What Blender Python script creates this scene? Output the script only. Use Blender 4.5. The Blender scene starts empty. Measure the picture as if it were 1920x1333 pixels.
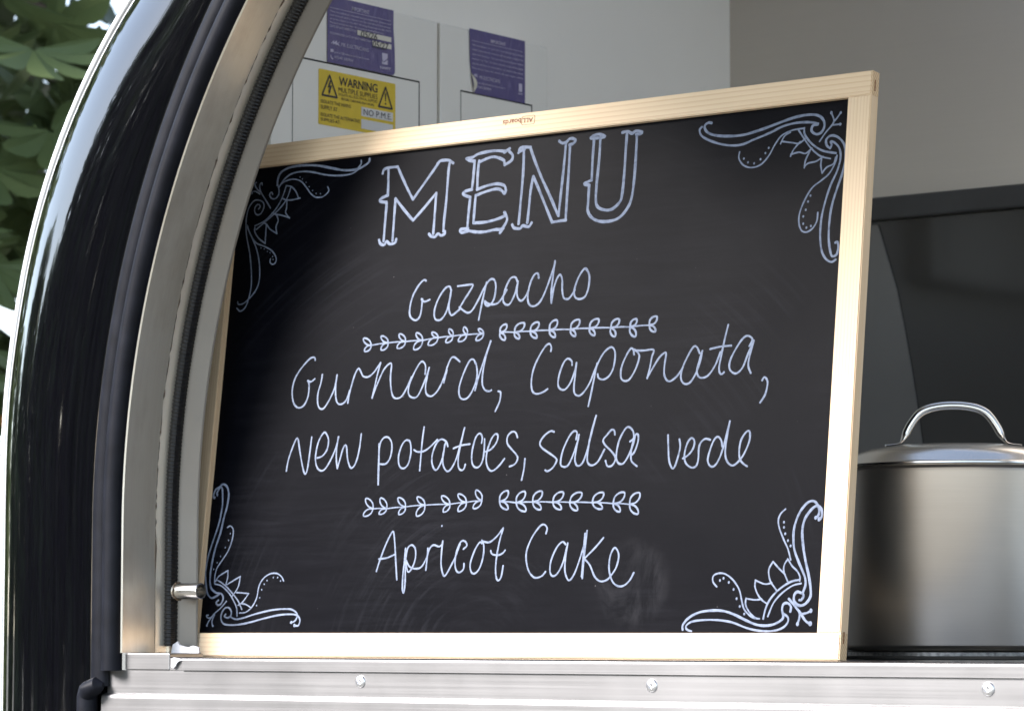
import bpy, bmesh, math, random
from math import sin, cos, pi, radians as R, sqrt, atan2, hypot
from mathutils import Vector, Matrix

# ------------------------------------------------------------------ camera, sky, sun, exposure
scene = bpy.context.scene
col = scene.collection
ZC = 1.20                                            # height of the serving counter above the ground
cd = bpy.data.cameras.new('camera'); camera = bpy.data.objects.new('camera', cd); col.objects.link(camera)
scene.camera = camera
YAW, PITCH = R(37.94), math.atan(520/6122)
camera.location = (1.7607, -2.7909, ZC+.0269)
camera.rotation_euler = (pi/2+PITCH, 0, YAW)
cd.sensor_fit = 'HORIZONTAL'; cd.sensor_width = 36; cd.lens = 6122/1920*36
cd.clip_start = .05; cd.clip_end = 3000
cd.dof.use_dof = True; cd.dof.focus_distance = 3.45; cd.dof.aperture_fstop = 14

SUN_EL, SUN_AZ = R(33), R(-146)                      # azimuth clockwise from +Y: the sun stands front left
world = bpy.data.worlds.new('World'); scene.world = world; world.use_nodes = True
wn = world.node_tree; wn.nodes.clear()
sky = wn.nodes.new('ShaderNodeTexSky'); sky.sky_type = 'NISHITA'; sky.sun_disc = False
sky.sun_elevation = SUN_EL; sky.sun_rotation = SUN_AZ % (2*pi); sky.dust_density = .8
bg = wn.nodes.new('ShaderNodeBackground'); bg.inputs[1].default_value = .15
wo = wn.nodes.new('ShaderNodeOutputWorld')
bw = wn.nodes.new('ShaderNodeRGBToBW'); wm = wn.nodes.new('ShaderNodeMix'); wm.data_type = 'RGBA'; wm.inputs[0].default_value = .4   # thin cloud greys the blue
wn.links.new(sky.outputs[0], bw.inputs[0]); wn.links.new(sky.outputs[0], wm.inputs[6]); wn.links.new(bw.outputs[0], wm.inputs[7])
wn.links.new(wm.outputs[2], bg.inputs[0]); wn.links.new(bg.outputs[0], wo.inputs[0])
sl = bpy.data.lights.new('sun', 'SUN'); sl.energy = 3.0; sl.angle = R(24); sl.color = (1, .935, .90)
sun = bpy.data.objects.new('sun', sl); col.objects.link(sun)
sun.location = (-8, -8, 10)
sun.rotation_euler = (Vector((sin(SUN_AZ)*cos(SUN_EL), cos(SUN_AZ)*cos(SUN_EL), sin(SUN_EL)))).to_track_quat('Z', 'Y').to_euler()
vs = scene.view_settings; vs.view_transform = 'Standard'; vs.look = 'None'; vs.exposure = 1.9; vs.gamma = 1
scene.cycles.max_bounces = 8; scene.cycles.diffuse_bounces = 4; scene.cycles.glossy_bounces = 5

# ------------------------------------------------------------------ helpers
def obj(name, me, mat=None, parent=None, smooth=False, mw=None):
    if isinstance(me, bmesh.types.BMesh):
        bm = me; me = bpy.data.meshes.new(name); bmesh.ops.recalc_face_normals(bm, faces=bm.faces); bm.to_mesh(me); bm.free()
    o = bpy.data.objects.new(name, me); col.objects.link(o)
    if mat: me.materials.append(mat)
    if parent: o.parent = parent
    if smooth:
        for p in me.polygons: p.use_smooth = True
        me.set_sharp_from_angle(angle=R(34))
    if mw is not None: o.matrix_local = mw
    return o
def tag(o, label=None, cat=None, group=None, kind=None):
    if label: o['label'] = label
    if cat: o['category'] = cat
    if group: o['group'] = group
    if kind: o['kind'] = kind
    return o
def empty(name, loc, label, cat, group=None, rot=(0, 0, 0)):
    o = bpy.data.objects.new(name, None); col.objects.link(o); o.location = loc; o.rotation_euler = rot
    o.empty_display_size = .05
    return tag(o, label, cat, group)
def raw(verts, faces):
    me = bpy.data.meshes.new('m'); me.from_pydata(verts, [], faces); me.update(); return me
def box(bm, x0, x1, y0, y1, z0, z1, bev=0, seg=2):
    r = bmesh.ops.create_cube(bm, size=1, matrix=Matrix.Translation(((x0+x1)/2, (y0+y1)/2, (z0+z1)/2)) @ Matrix.Diagonal((x1-x0, y1-y0, z1-z0, 1)))
    if bev:
        es = list({e for v in r['verts'] for e in v.link_edges})
        bmesh.ops.bevel(bm, geom=es, offset=bev, segments=seg, affect='EDGES', profile=.5)
def new_box(*a, **k):
    bm = bmesh.new(); box(bm, *a, **k); return bm
def lathe(bm, prof, seg=64, c=(0, 0, 0)):
    rings = []
    for r, z in prof:
        if r < 1e-6: rings.append([bm.verts.new((c[0], c[1], c[2]+z))])
        else: rings.append([bm.verts.new((c[0]+r*cos(2*pi*i/seg), c[1]+r*sin(2*pi*i/seg), c[2]+z)) for i in range(seg)])
    for a, b in zip(rings, rings[1:]):
        for i in range(seg):
            j = (i+1) % seg
            if len(a) == 1: bm.faces.new((a[0], b[i], b[j]))
            elif len(b) == 1: bm.faces.new((a[i], a[j], b[0]))
            else: bm.faces.new((a[i], a[j], b[j], b[i]))
def tube(bm, pts, rad, seg=12, flat=None, cap=True):
    pts = [Vector(p) for p in pts]; n = len(pts); rings = []
    up = Vector((0, 0, 1)); prev = None
    for i, p in enumerate(pts):
        t = (pts[min(i+1, n-1)]-pts[max(i-1, 0)]).normalized()
        if prev is None:
            a = t.orthogonal().normalized() if flat is None else (Vector(flat)-t*t.dot(Vector(flat))).normalized()
        else: a = (prev-t*t.dot(prev)).normalized()
        prev = a; b = t.cross(a)
        rr = rad[i] if isinstance(rad, (list, tuple)) else rad
        ra, rb = rr if isinstance(rr, tuple) else (rr, rr)
        rings.append([bm.verts.new(p+a*cos(2*pi*k/seg)*ra+b*sin(2*pi*k/seg)*rb) for k in range(seg)])
    for A, B in zip(rings, rings[1:]):
        for k in range(seg):
            bm.faces.new((A[k], A[(k+1) % seg], B[(k+1) % seg], B[k]))
    if cap: bm.faces.new(rings[0][::-1]); bm.faces.new(rings[-1])
def smoothline(pts, closed=False, per=6):
    out = []; n = len(pts)
    for i in range(n-1):
        p0, p1, p2, p3 = pts[max(i-1, 0)], pts[i], pts[i+1], pts[min(i+2, n-1)]
        for k in range(per):
            t = k/per
            out.append(tuple(.5*(2*b+(c-a)*t+(2*a-5*b+4*c-d)*t*t+(3*b-a-3*c+d)*t**3) for a, b, c, d in zip(p0, p1, p2, p3)))
    out.append(tuple(pts[-1])); return out

# ------------------------------------------------------------------ materials
class NT:
    def __init__(s, name):
        s.m = bpy.data.materials.new(name); s.m.use_nodes = True; s.t = s.m.node_tree
        s.p = s.t.nodes['Principled BSDF']
    def n(s, kind, **kw):
        x = s.t.nodes.new(kind)
        for k, v in kw.items(): setattr(x, k, v)
        return x
    def l(s, a, b): s.t.links.new(a, b)
    def set(s, **kw):
        for k, v in kw.items():
            s.p.inputs[k.replace('_', ' ')].default_value = v
        return s
    def coords(s, kind='Object', scale=(1, 1, 1)):
        tc = s.n('ShaderNodeTexCoord'); mp = s.n('ShaderNodeMapping'); mp.inputs['Scale'].default_value = scale
        s.l(tc.outputs[kind], mp.inputs[0]); return mp.outputs[0]
    def noise(s, vec, scale=5, detail=4, rough=.5, dist=0):
        x = s.n('ShaderNodeTexNoise'); x.inputs['Scale'].default_value = scale; x.inputs['Detail'].default_value = detail
        x.inputs['Roughness'].default_value = rough; x.inputs['Distortion'].default_value = dist
        if vec is not None: s.l(vec, x.inputs[0])
        return x.outputs[0]
    def ramp(s, fac, stops):
        x = s.n('ShaderNodeValToRGB'); e = x.color_ramp.elements
        while len(e) < len(stops): e.new(.5)
        for q, (p, c) in zip(e, stops):
            q.position = p; q.color = (c, c, c, 1) if isinstance(c, (int, float)) else tuple(c)+(1,)
        s.l(fac, x.inputs[0]); return x.outputs[0]
    def mix(s, fac, a, b, mode='MIX'):
        x = s.n('ShaderNodeMix'); x.data_type = 'RGBA'; x.blend_type = mode
        for v, i in ((fac, 0), (a, 6), (b, 7)):
            if isinstance(v, (int, float)): x.inputs[i].default_value = v
            elif isinstance(v, tuple): x.inputs[i].default_value = v+(1,)
            else: s.l(v, x.inputs[i])
        return x.outputs[2]
    def bump(s, h, strength=.1, dist=.001):
        x = s.n('ShaderNodeBump'); x.inputs['Strength'].default_value = strength; x.inputs['Distance'].default_value = dist
        s.l(h, x.inputs['Height']); s.l(x.outputs[0], s.p.inputs['Normal'])
def plain(name, c, rough=.5, metal=0, var=.12, nscale=9, **kw):
    k = NT(name); k.set(Roughness=rough, Metallic=metal, **kw)
    n = k.noise(k.coords(), nscale, 5)
    c2 = tuple(min(1, x*(1+var)) for x in c); c1 = tuple(x*(1-var) for x in c)
    k.l(k.ramp(n, [(.3, c1), (.7, c2)]), k.p.inputs['Base Color']); return k.m
def wood(name, axis):
    k = NT(name); k.set(Roughness=.62, Specular_IOR_Level=.25)
    sc = {'x': (1.1, 9, 60), 'z': (85, 9, .8)}[axis]
    v = k.coords('Object', sc)
    wob = k.noise(k.coords('Object', {'x': (2.2, 4, 9), 'z': (9, 4, 2.2)}[axis]), 1.6, 3)
    w = k.n('ShaderNodeTexWave'); w.wave_type = 'BANDS'; w.bands_direction = 'Z' if axis == 'x' else 'X'; w.wave_profile = 'SAW'
    w.inputs['Scale'].default_value = .95; w.inputs['Distortion'].default_value = 2.2; w.inputs['Detail'].default_value = 2; w.inputs['Detail Scale'].default_value = .35
    k.l(v, w.inputs[0])
    rings = k.ramp(w.outputs[1], [(.0, .05), (.55, .12), (.86, .8), (.97, .9), (1, .1)])
    fib = k.noise(k.coords('Object', {'x': (6, 200, 900), 'z': (900, 200, 6)}[axis]), 1, 3)
    base = k.mix(wob, (.81, .66, .475), (.72, .53, .335))
    c = k.mix(k.mix(.55, (0, 0, 0), rings), base, (.56, .35, .18))
    c = k.mix(k.ramp(fib, [(.35, 0.0), (.75, .22)]), c, (.9, .78, .6))
    k.l(c, k.p.inputs['Base Color']); k.bump(fib, .12, .0004); return k.m
def brushed(name, c, rough=.3, along='UV', scale=(1.5, 700, 1), var=.12, aniso=0, stain=0, metal=1.0):
    k = NT(name); k.set(Metallic=metal, Roughness=rough)
    n = k.noise(k.coords(along, scale), 1, 4, .6)
    big = k.noise(k.coords('Object'), 7, 4, .6)
    a = tuple(x*(1-var) for x in c); b = tuple(min(1, x*(1+var)) for x in c)
    cc = k.mix(n, a, b)
    if stain:
        st = k.ramp(k.noise(k.coords('Object', (6, 6, 2)), 3, 6, .65), [(.45, 0), (.75, stain)])
        cc = k.mix(st, cc, (.36, .25, .14))
    k.l(cc, k.p.inputs['Base Color'])
    rr = k.n('ShaderNodeMath', operation='MULTIPLY_ADD'); k.l(n, rr.inputs[0]); rr.inputs[1].default_value = .14; rr.inputs[2].default_value = rough-.07
    r2 = k.n('ShaderNodeMath', operation='MULTIPLY_ADD'); k.l(big, r2.inputs[0]); r2.inputs[1].default_value = .18; k.l(rr.outputs[0], r2.inputs[2])
    k.l(r2.outputs[0], k.p.inputs['Roughness']); k.bump(n, .08, .0003); return k.m

M = {}
M['wood_x'] = wood('pine_lengthwise', 'x'); M['wood_z'] = wood('pine_upright', 'z')
def end_grain():
    k = NT('pine_end_grain'); k.set(Roughness=.7)
    w = k.n('ShaderNodeTexWave'); w.bands_direction = 'DIAGONAL'; w.inputs['Scale'].default_value = 140; w.inputs['Distortion'].default_value = 1.5
    k.l(k.coords(), w.inputs[0]); k.l(k.ramp(w.outputs[1], [(.3, (.66, .47, .28)), (.8, (.5, .33, .18))]), k.p.inputs['Base Color']); return k.m
M['wood_end'] = end_grain()
def chalkboard():
    k = NT('chalkboard'); k.set(Roughness=.34, Specular_IOR_Level=.032)
    v = k.coords()
    dust = k.ramp(k.noise(k.coords('Object', (1, 1, 1.2)), 3.2, 6, .62, .8), [(.42, 0), (.78, .5)])
    wipe = k.noise(k.coords('Object', (9, 4, 130)), 1, 4, .6, .6)
    wmask = k.ramp(wipe, [(.4, 0), (.8, 1)])
    fine = k.noise(v, 900, 3, .7)
    d = k.mix(dust, (0, 0, 0), wmask)
    base = k.mix(k.ramp(fine, [(.3, 0), (.75, .55)]), (.0015, .0017, .0029), (.0044, .0047, .0074))
    c = k.mix(k.mix(.55, (0, 0, 0), d), base, (.030, .031, .039))
    sx = k.n('ShaderNodeSeparateXYZ'); k.l(v, sx.inputs[0])          # wide arcs left by a wiping cloth
    mm = lambda op, a, b: (lambda q: ([k.l(w_, q.inputs[i_]) if hasattr(w_, 'node') else setattr(q.inputs[i_], 'default_value', w_) for i_, w_ in ((0, a), (1, b))], q.outputs[0])[1])(k.n('ShaderNodeMath', operation=op))
    dx, dz = mm('ADD', sx.outputs[0], .47), mm('ADD', sx.outputs[2], .02)
    rad_ = mm('SQRT', mm('ADD', mm('MULTIPLY', dx, dx), mm('MULTIPLY', dz, dz)), 0); ang = mm('ARCTAN2', dz, dx)
    cb = k.n('ShaderNodeCombineXYZ'); k.l(mm('MULTIPLY', ang, 2.2), cb.inputs[0]); k.l(mm('MULTIPLY', rad_, 150.0), cb.inputs[1])
    arcs = k.ramp(k.noise(cb.outputs[0], 1, 4, .6), [(.5, 0), (.75, 1)])
    am = k.ramp(k.noise(k.coords('Object', (1, 1, 1.3)), 4.5, 3, .5), [(.48, 0), (.7, .6)])
    c = k.mix(k.mix(arcs, (0, 0, 0), am), c, (.017, .018, .023))
    # a rubbed smudge beside the last word, and a few scuffs
    sp = k.n('ShaderNodeVectorMath', operation='DISTANCE'); k.l(v, sp.inputs[0]); sp.inputs[1].default_value = (-.268, .0075, .080)
    ring = k.ramp(sp.outputs['Value'], [(0, .35), (.018, .3), (.030, .45), (.036, .4), (.052, 0)])
    sm = k.mix(k.ramp(k.noise(k.coords('Object', (1, 1, .55)), 17, 6, .7, .6), [(.46, 0), (.72, 1)]), (0, 0, 0), ring)
    c = k.mix(k.mix(.55, (0, 0, 0), sm), c, (.09, .09, .1))
    vo = k.n('ShaderNodeTexVoronoi'); vo.inputs['Scale'].default_value = 52; k.l(v, vo.inputs[0])
    spk = k.ramp(vo.outputs['Distance'], [(.0, .7), (.018, .5), (.035, 0)])
    sel = k.ramp(k.noise(v, 17, 2), [(.58, 0), (.62, 1)])
    c = k.mix(k.mix(spk, (0, 0, 0), sel), c, (.26, .25, .26))
    k.l(c, k.p.inputs['Base Color'])
    rr = k.ramp(k.noise(v, 6, 4, .6), [(.3, .31), (.7, .38)])
    k.l(rr, k.p.inputs['Roughness']); k.bump(fine, .22, .0004); return k.m
M['board'] = chalkboard()
def chalk():
    k = NT('chalk_pen'); k.set(Roughness=.75, Specular_IOR_Level=.2)
    n = k.noise(k.coords(), 160, 4, .65); n2 = k.noise(k.coords(), 35, 3)
    c = k.mix(k.ramp(n, [(.25, 0), (.55, 1)]), (.09, .112, .165), (.19, .226, .31))
    c = k.mix(k.ramp(n2, [(.5, 0), (.8, .5)]), c, (.25, .285, .36))
    c = k.mix(k.ramp(k.noise(k.coords(), 420, 3, .7), [(.30, .55), (.46, 0)]), c, (.045, .055, .085))
    k.l(c, k.p.inputs['Base Color']); return k.m
M['chalk'] = chalk()
M['stamp'] = plain('brand_burn', (.17, .05, .015), .7, nscale=300, var=.3)
M['staple'] = plain('rusty_staple', (.25, .12, .05), .6, .3)
def paint_black():
    k = NT('gloss_black_paint'); k.set(Roughness=.06, Specular_IOR_Level=.55, Coat_Weight=1, Coat_Roughness=.02)
    n = k.noise(k.coords('UV', (3, 260, 1)), 1, 3, .6)
    k.l(k.ramp(n, [(.3, (.0012, .0012, .002)), (.7, (.003, .003, .0045))]), k.p.inputs['Base Color'])
    k.l(k.ramp(k.noise(k.coords(), 30, 4), [(.4, .05), (.7, .11)]), k.p.inputs['Roughness'])
    k.bump(k.noise(k.coords('UV', (2, 30, 1)), 1, 2), .012, .0003); return k.m
M['paint'] = paint_black()
M['rubber'] = plain('rubber_seal', (.007, .008, .012), .46, nscale=40, var=.3, Specular_IOR_Level=.12)
M['piping'] = plain('ribbed_rubber', (.004, .004, .005), .45, nscale=300, var=.4)
M['chrome'] = brushed('polished_trim', (.86, .88, .9), .30, var=.04, metal=.6)
M['steel'] = brushed('brushed_steel_jamb', (.97, .855, .74), .27, stain=.3, metal=.75)
M['steel2'] = brushed('brushed_steel_flange', (.19, .178, .162), .40, scale=(900, 2, 1), stain=.1)
M['alu'] = brushed('aluminium_sheet', (.29, .29, .295), .34, along='Object', scale=(2, 300, 420), var=.1)
M['rivet'] = brushed('rivet_metal', (.84, .85, .88), .25, along='Object', scale=(80, 80, 80), var=.1)
M['dark'] = plain('dark_gap', (.02, .018, .015), .8)
M['weld'] = plain('rusty_weld', (.10, .07, .045), .7, .2, nscale=160, var=.7)
M['sealant'] = plain('white_sealant', (.50, .51, .54), .4, nscale=60, var=.06)
def granite():
    k = NT('black_worktop'); k.set(Roughness=.16)
    n = k.noise(k.coords(), 420, 3, .7); k.l(k.ramp(n, [(.55, (.010, .010, .011)), (.68, (.10, .10, .105))]), k.p.inputs['Base Color']); return k.m
M['granite'] = granite()
M['wall_white'] = plain('white_panel', (.82, .79, .735), .42, var=.03, nscale=3)
M['box_grey'] = plain('light_grey_enamel', (.76, .735, .68), .38, var=.02, nscale=5)
M['wall_steel'] = brushed('steel_wall', (.58, .54, .485), .42, along='Object', scale=(4, 4, 300), var=.05, metal=.75)
M['splash'] = plain('dark_glossy_splashback', (.020, .019, .0175), .10, nscale=5, var=.05, Specular_IOR_Level=.8)
M['gap_grey'] = plain('grey_gap', (.28, .28, .27), .6)
M['reflection'] = plain('grey_reflection', (.14, .135, .126), .42, .0, nscale=6, var=.08)
M['capping'] = plain('dark_capping', (.035, .035, .035), .34, nscale=14, var=.2)
M['floor'] = plain('trailer_floor', (.22, .21, .2), .6)
M['pot'] = brushed('brushed_pot_steel', (.68, .63, .575), .26, along='Object', scale=(14, 14, 900), var=.05)
_t = M['pot'].node_tree; _g = _t.nodes.new('ShaderNodeTangent'); _g.direction_type = 'RADIAL'; _g.axis = 'Z'
_t.links.new(_g.outputs[0], _t.nodes['Principled BSDF'].inputs['Tangent']); _t.nodes['Principled BSDF'].inputs['Anisotropic'].default_value = .55
M['lid'] = brushed('polished_lid_steel', (.66, .63, .585), .16, along='Object', scale=(9, 9, 9), var=.03)
M['handle'] = brushed('handle_steel', (.72, .70, .67), .13, along='Object', scale=(9, 9, 9), var=.03)
M['hotplate'] = plain('dull_burner_ring', (.16, .155, .145), .42, .7, nscale=200, var=.6)
def sticker(name, c, bumpy):
    k = NT(name); k.set(Roughness=.22 if bumpy else .4)
    n = k.noise(k.coords('Object', (1, 60, 22)), 1, 4, .6, 1.5)
    k.l(k.mix(k.noise(k.coords(), 60, 4), tuple(x*.88 for x in c), tuple(x*1.1 for x in c)), k.p.inputs['Base Color'])
    if bumpy:
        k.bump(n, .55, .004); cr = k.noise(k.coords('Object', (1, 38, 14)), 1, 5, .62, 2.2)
        k.l(k.mix(k.ramp(cr, [(.56, 0), (.72, .4)]), c, (.30, .27, .46)), k.p.inputs['Base Color'])  # pale creases; their highlights are painted into the vinyl colour
    return k.m
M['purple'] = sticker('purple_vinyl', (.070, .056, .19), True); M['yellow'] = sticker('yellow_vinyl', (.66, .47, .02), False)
M['ink'] = plain('black_ink', (.02, .02, .02), .5); M['ink_white'] = plain('pale_print', (.52, .48, .62), .5); M['label_white'] = plain('label_white', (.62, .61, .60), .5, var=.03)
M['label_cream'] = plain('label_cream', (.66, .62, .54), .5, var=.05)
def leafmat(name, c, c2):
    k = NT(name); k.set(Roughness=.42, Subsurface_Weight=0)
    n = k.noise(k.coords(), 9, 4)
    v = k.n('ShaderNodeTexWave'); v.inputs['Scale'].default_value = 1; v.bands_direction = 'X'; v.inputs['Distortion'].default_value = .5
    k.l(k.coords('UV', (7, 5, 1)), v.inputs[0])
    a = k.mix(n, c, c2)
    k.l(k.mix(k.ramp(v.outputs[1], [(.8, 0), (1, .35)]), a, tuple(min(1, x*1.7) for x in c2)), k.p.inputs['Base Color'])
    tr = k.n('ShaderNodeBsdfTranslucent'); tr.inputs[0].default_value = tuple(min(1, x*1.6) for x in c2)+(1,)
    mx = k.n('ShaderNodeMixShader'); mx.inputs[0].default_value = .25
    k.l(k.p.outputs[0], mx.inputs[1]); k.l(tr.outputs[0], mx.inputs[2]); k.l(mx.outputs[0], k.t.nodes['Material Output'].inputs[0])
    return k.m
M['leaf'] = leafmat('chestnut_leaf', (.058, .086, .034), (.10, .135, .056))
M['leaf_brown'] = leafmat('turning_leaf', (.17, .045, .02), (.24, .12, .02))
M['bark'] = plain('bark', (.10, .085, .07), .9, nscale=12, var=.4)

# ------------------------------------------------------------------ ground
bm = bmesh.new(); bmesh.ops.create_grid(bm, x_segments=1, y_segments=1, size=1500)
k = NT('grass_ground'); k.set(Roughness=.95)
k.l(k.mix(k.noise(k.coords(), 1.2, 8, .7), (.10, .10, .08), (.19, .18, .155)), k.p.inputs['Base Color'])
tag(obj('ground', bm, k.m), 'grass ground around the trailer', kind='structure')

# ------------------------------------------------------------------ the food trailer
trailer = empty('food_trailer', (0, 0, 0), 'black food trailer with an arched serving hatch framed in steel', 'food trailer')
# the arch of the hatch: vertical, a quarter circle, a level run, and the mirror of it; (x, z, outward nx, nz)
X0, Z0, RA, YF = -.916, .15, 1.02, -.09
XM = .35
def arch_path(zlow, n=70):
    p = []
    m = 8 if zlow < -.1 else 6
    for i in range(m): p.append((X0, zlow+(Z0-zlow)*i/m, -1, 0))
    for i in range(n+1):
        t = pi/2*i/n; p.append((X0+RA-RA*cos(t), Z0+RA*sin(t), -cos(t), sin(t)))
    return p+[(2*XM-x, z, -nx, nz) for x, z, nx, nz in reversed(p)]
def sweep(path, section, closed=False, ripple=None):
    verts, faces, uv = [], [], []
    vary = section if callable(section) else None     # a section may change along the arch
    if vary: section = vary(0)
    n = len(section); L = [0]
    for a, b in zip(section, section[1:]): L.append(L[-1]+hypot(b[0]-a[0], b[1]-a[1]))
    s = 0
    for i, (x, z, nx, nz) in enumerate(path):
        if i: s += hypot(x-path[i-1][0], z-path[i-1][1])
        for j, (u, v) in enumerate(vary(atan2(nz, abs(nx))) if vary else section):
            verts.append((x+nx*u, YF+v, ZC+z+nz*u)); uv.append((s, L[j]))
    for i in range(len(path)-1):
        for j in range(n if closed else n-1):
            a = i*n+j; b = i*n+(j+1) % n
            faces.append((a, b, b+n, a+n))
    me = raw(verts, faces); ul = me.uv_layers.new(name='UVMap')
    for lp in me.loops: ul.data[lp.index].uv = uv[lp.vertex_index]
    return me
def thick(me, t):                                    # gives a swept sheet its thickness
    bm = bmesh.new(); bm.from_mesh(me); bmesh.ops.recalc_face_normals(bm, faces=bm.faces)
    bmesh.ops.solidify(bm, geom=bm.faces[:], thickness=t); bm.to_mesh(me); bm.free(); return me
PA = arch_path(-.0)
PL = arch_path(-.9)
RB = .21                                              # rounding radius of the painted front
def flat(t):                                          # the flat face narrows towards the roof
    d = math.degrees(t); q = min(1, d/9); w = .068+.006*q*q*(3-2*q)-.00015*max(0, d-13.5)**2
    return w if w > .03 else .018+.012*math.exp((w-.03)/.012)
def body(t):
    w = flat(t)
    return [(.046, .02), (.046, .006), (.0475, .002), (.052, 0), (.046+w, 0)]+[(.046+w+RB*sin(R(a)), RB*(1-cos(R(a)))) for a in range(3, 91, 3)]+[(.046+w+RB, .30)]
obj('body_shell', sweep(PL, body), M['paint'], trailer, smooth=True)
ac = R(45)
def bead(r, du, dv, n): return lambda t: [(.046+flat(t)+RB*sin(ac)+du+r*cos(2*pi*i/n), RB*(1-cos(ac))+dv+r*sin(2*pi*i/n)) for i in range(n)]
o = obj('trim_strip', sweep(PL, bead(.0048, .0008, -.0008, 12), closed=True), M['chrome'], trailer, smooth=True)
tag(o, 'bright polished strip along the outer rounded edge')
obj('trim_gasket', sweep(PL, bead(.0068, 0, .0036, 10), closed=True), M['dark'], trailer, smooth=True)
def lobe(cx, cy, ru, rv, n=14): return [(cx+ru*cos(2*pi*i/n), cy+rv*sin(2*pi*i/n)) for i in range(n)]
PS1 = arch_path(-.034, 110); PS2 = arch_path(-.016, 110)
o = obj('hatch_seal', sweep(PS1, lobe(.0350, .002, .0130, .0085), True), M['rubber'], trailer, smooth=True); tag(o, 'flatter outer lobe of the black rubber seal')
o = obj('hatch_seal', sweep(PS2, lobe(.0120, -.003, .0125, .012), True), M['rubber'], trailer, smooth=True); tag(o, 'rounded inner lobe of the black rubber seal')
PST = arch_path(.0045, 110)
jamb = sweep(PST, [(.004, .0), (.0, .0), (-.0005, .0005), (-.0005, .053)])
o = obj('hatch_jamb', thick(jamb, -.0015), M['steel'], trailer, smooth=True); tag(o, 'brushed steel lining of the hatch arch')
o2 = obj('jamb_return', sweep(PST, [(-.001, .0534), (-.0052, .0690), (-.0095, .0700), (-.0095, .078)]), M['steel'], trailer, smooth=True)
rnd = random.Random(4)
wp = arch_path(.003, 260)
bm = bmesh.new(); pts = []; rad = []
for x, z, nx, nz in wp[:200]:
    pts.append((x+nx*(-.0012+rnd.uniform(-.0003, .0003)), YF+.0535+rnd.uniform(-.0004, .0004), ZC+z+nz*-.0012)); rad.append(max(.0002, rnd.gauss(.0008, .00045)))
tube(bm, pts, rad, 6); obj('weld_seam', bm, M['weld'], trailer)
# ribbed piping pushed over the sheet edge: fine teeth all along it
def ribbed():
    path = []
    z = .012
    while z < Z0: path.append((X0, z, -1, 0)); z += .0011
    t = 0
    while t < pi/2: path.append((X0+RA-RA*cos(t), Z0+RA*sin(t), -cos(t), sin(t))); t += .0011/RA
    verts, faces = [], []; n = 10
    for i, (x, z, nx, nz) in enumerate(path):
        for k_ in range(n):
            a = 2*pi*k_/n; rr = .0083+(.0011 if (i//2) % 2 else 0)*(1 if (k_ % 2 == 0 or k_ in (4, 5, 6)) else .3)
            u, v = -.0108+rr*cos(a)*.75, .0705+rr*sin(a)
            verts.append((x+nx*u, YF+v, ZC+z+nz*u))
    for i in range(len(path)-1):
        for k_ in range(n):
            a = i*n+k_; b = i*n+(k_+1) % n; faces.append((a, b, b+n, a+n))
    return raw(verts, faces)
o = obj('edge_piping', ribbed(), M['piping'], trailer); tag(o, 'black ribbed rubber piping along the jamb')
fl = sweep(PST, [(-.0100, .0760), (-.0145, .0772), (-.0345, .0882), (-.0350, .0890), (-.0345, .0896)])
o = obj('inner_flange', thick(fl, .0012), M['steel2'], trailer, smooth=False); tag(o, 'greyer brushed steel flange behind the piping')
# front wall plates that close the shell against the box behind
def ring(u0, rect, v):
    vs_, fs = [], []
    path = arch_path(-.9, 40); cx, cz = X0+RA, Z0
    x0, x1, z1 = rect
    for x, z, nx, nz in path:
        a = (x+nx*u0, YF+v, ZC+z+nz*u0)
        if z <= Z0: b = (x0 if nx < 0 else x1, YF+v, ZC+z)
        else:
            bx, bz = x+nx*u0, z+nz*u0; t = 1e9
            if nz > 1e-6: t = (z1-bz)/nz
            if nx < -1e-6: t = min(t, (x0-bx)/nx)
            if nx > 1e-6: t = min(t, (x1-bx)/nx)
            b = (bx+nx*t, YF+v, ZC+bz+nz*t)
        vs_ += [a, b]
    for i in range(len(path)-1): fs.append((2*i, 2*i+1, 2*i+3, 2*i+2))
    return raw(vs_, fs)
BX0, BX1, BY0, BY1, BZ1 = -1.012, 1.712, .18, 1.29, 1.33
obj('front_bulkhead', thick(ring(.02, (BX0, BX1, BZ1), .128), -.006), M['wall_white'], trailer)
T = .02
obj('side_wall', new_box(-1.0-T, -1.0, YF+.121, BY1+T, .02, ZC+BZ1), M['wall_white'], trailer)
obj('side_wall', new_box(1.70, 1.70+T, YF+.121, BY1+T, .02, ZC-.05), M['wall_white'], trailer)  # right end left open above this to let light into the interior
o = obj('back_wall', new_box(-1.0, 1.70, BY1, BY1+T, .02, ZC+BZ1), M['wall_steel'], trailer); tag(o, 'plain steel back wall')
bm = bmesh.new()                                     # ceiling with an added opening to let light into the interior
for a in ((-1.02, 1.72, YF+.121, .20), (-1.02, 1.72, 1.05, BY1+T), (-1.02, -.55, .201, 1.049), (1.2, 1.72, .201, 1.049)):
    box(bm, *a, ZC+BZ1+.001, ZC+BZ1+.03)
obj('ceiling', bm, M['wall_white'], trailer)
obj('floor', new_box(-1.02, 1.72, YF+.121, BY1+T, -.0+.25, .27), M['floor'], trailer)
def blob(outline, y0, y1, n=1):
    bm = bmesh.new(); a = [bm.verts.new((x, y1, ZC+z)) for x, z in outline]; f = bm.faces.new(a)
    r = bmesh.ops.extrude_face_region(bm, geom=[f]); vs_ = [v for v in r['geom'] if isinstance(v, bmesh.types.BMVert)]
    bmesh.ops.translate(bm, vec=(0, y0-y1, 0), verts=vs_); return bm
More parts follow.
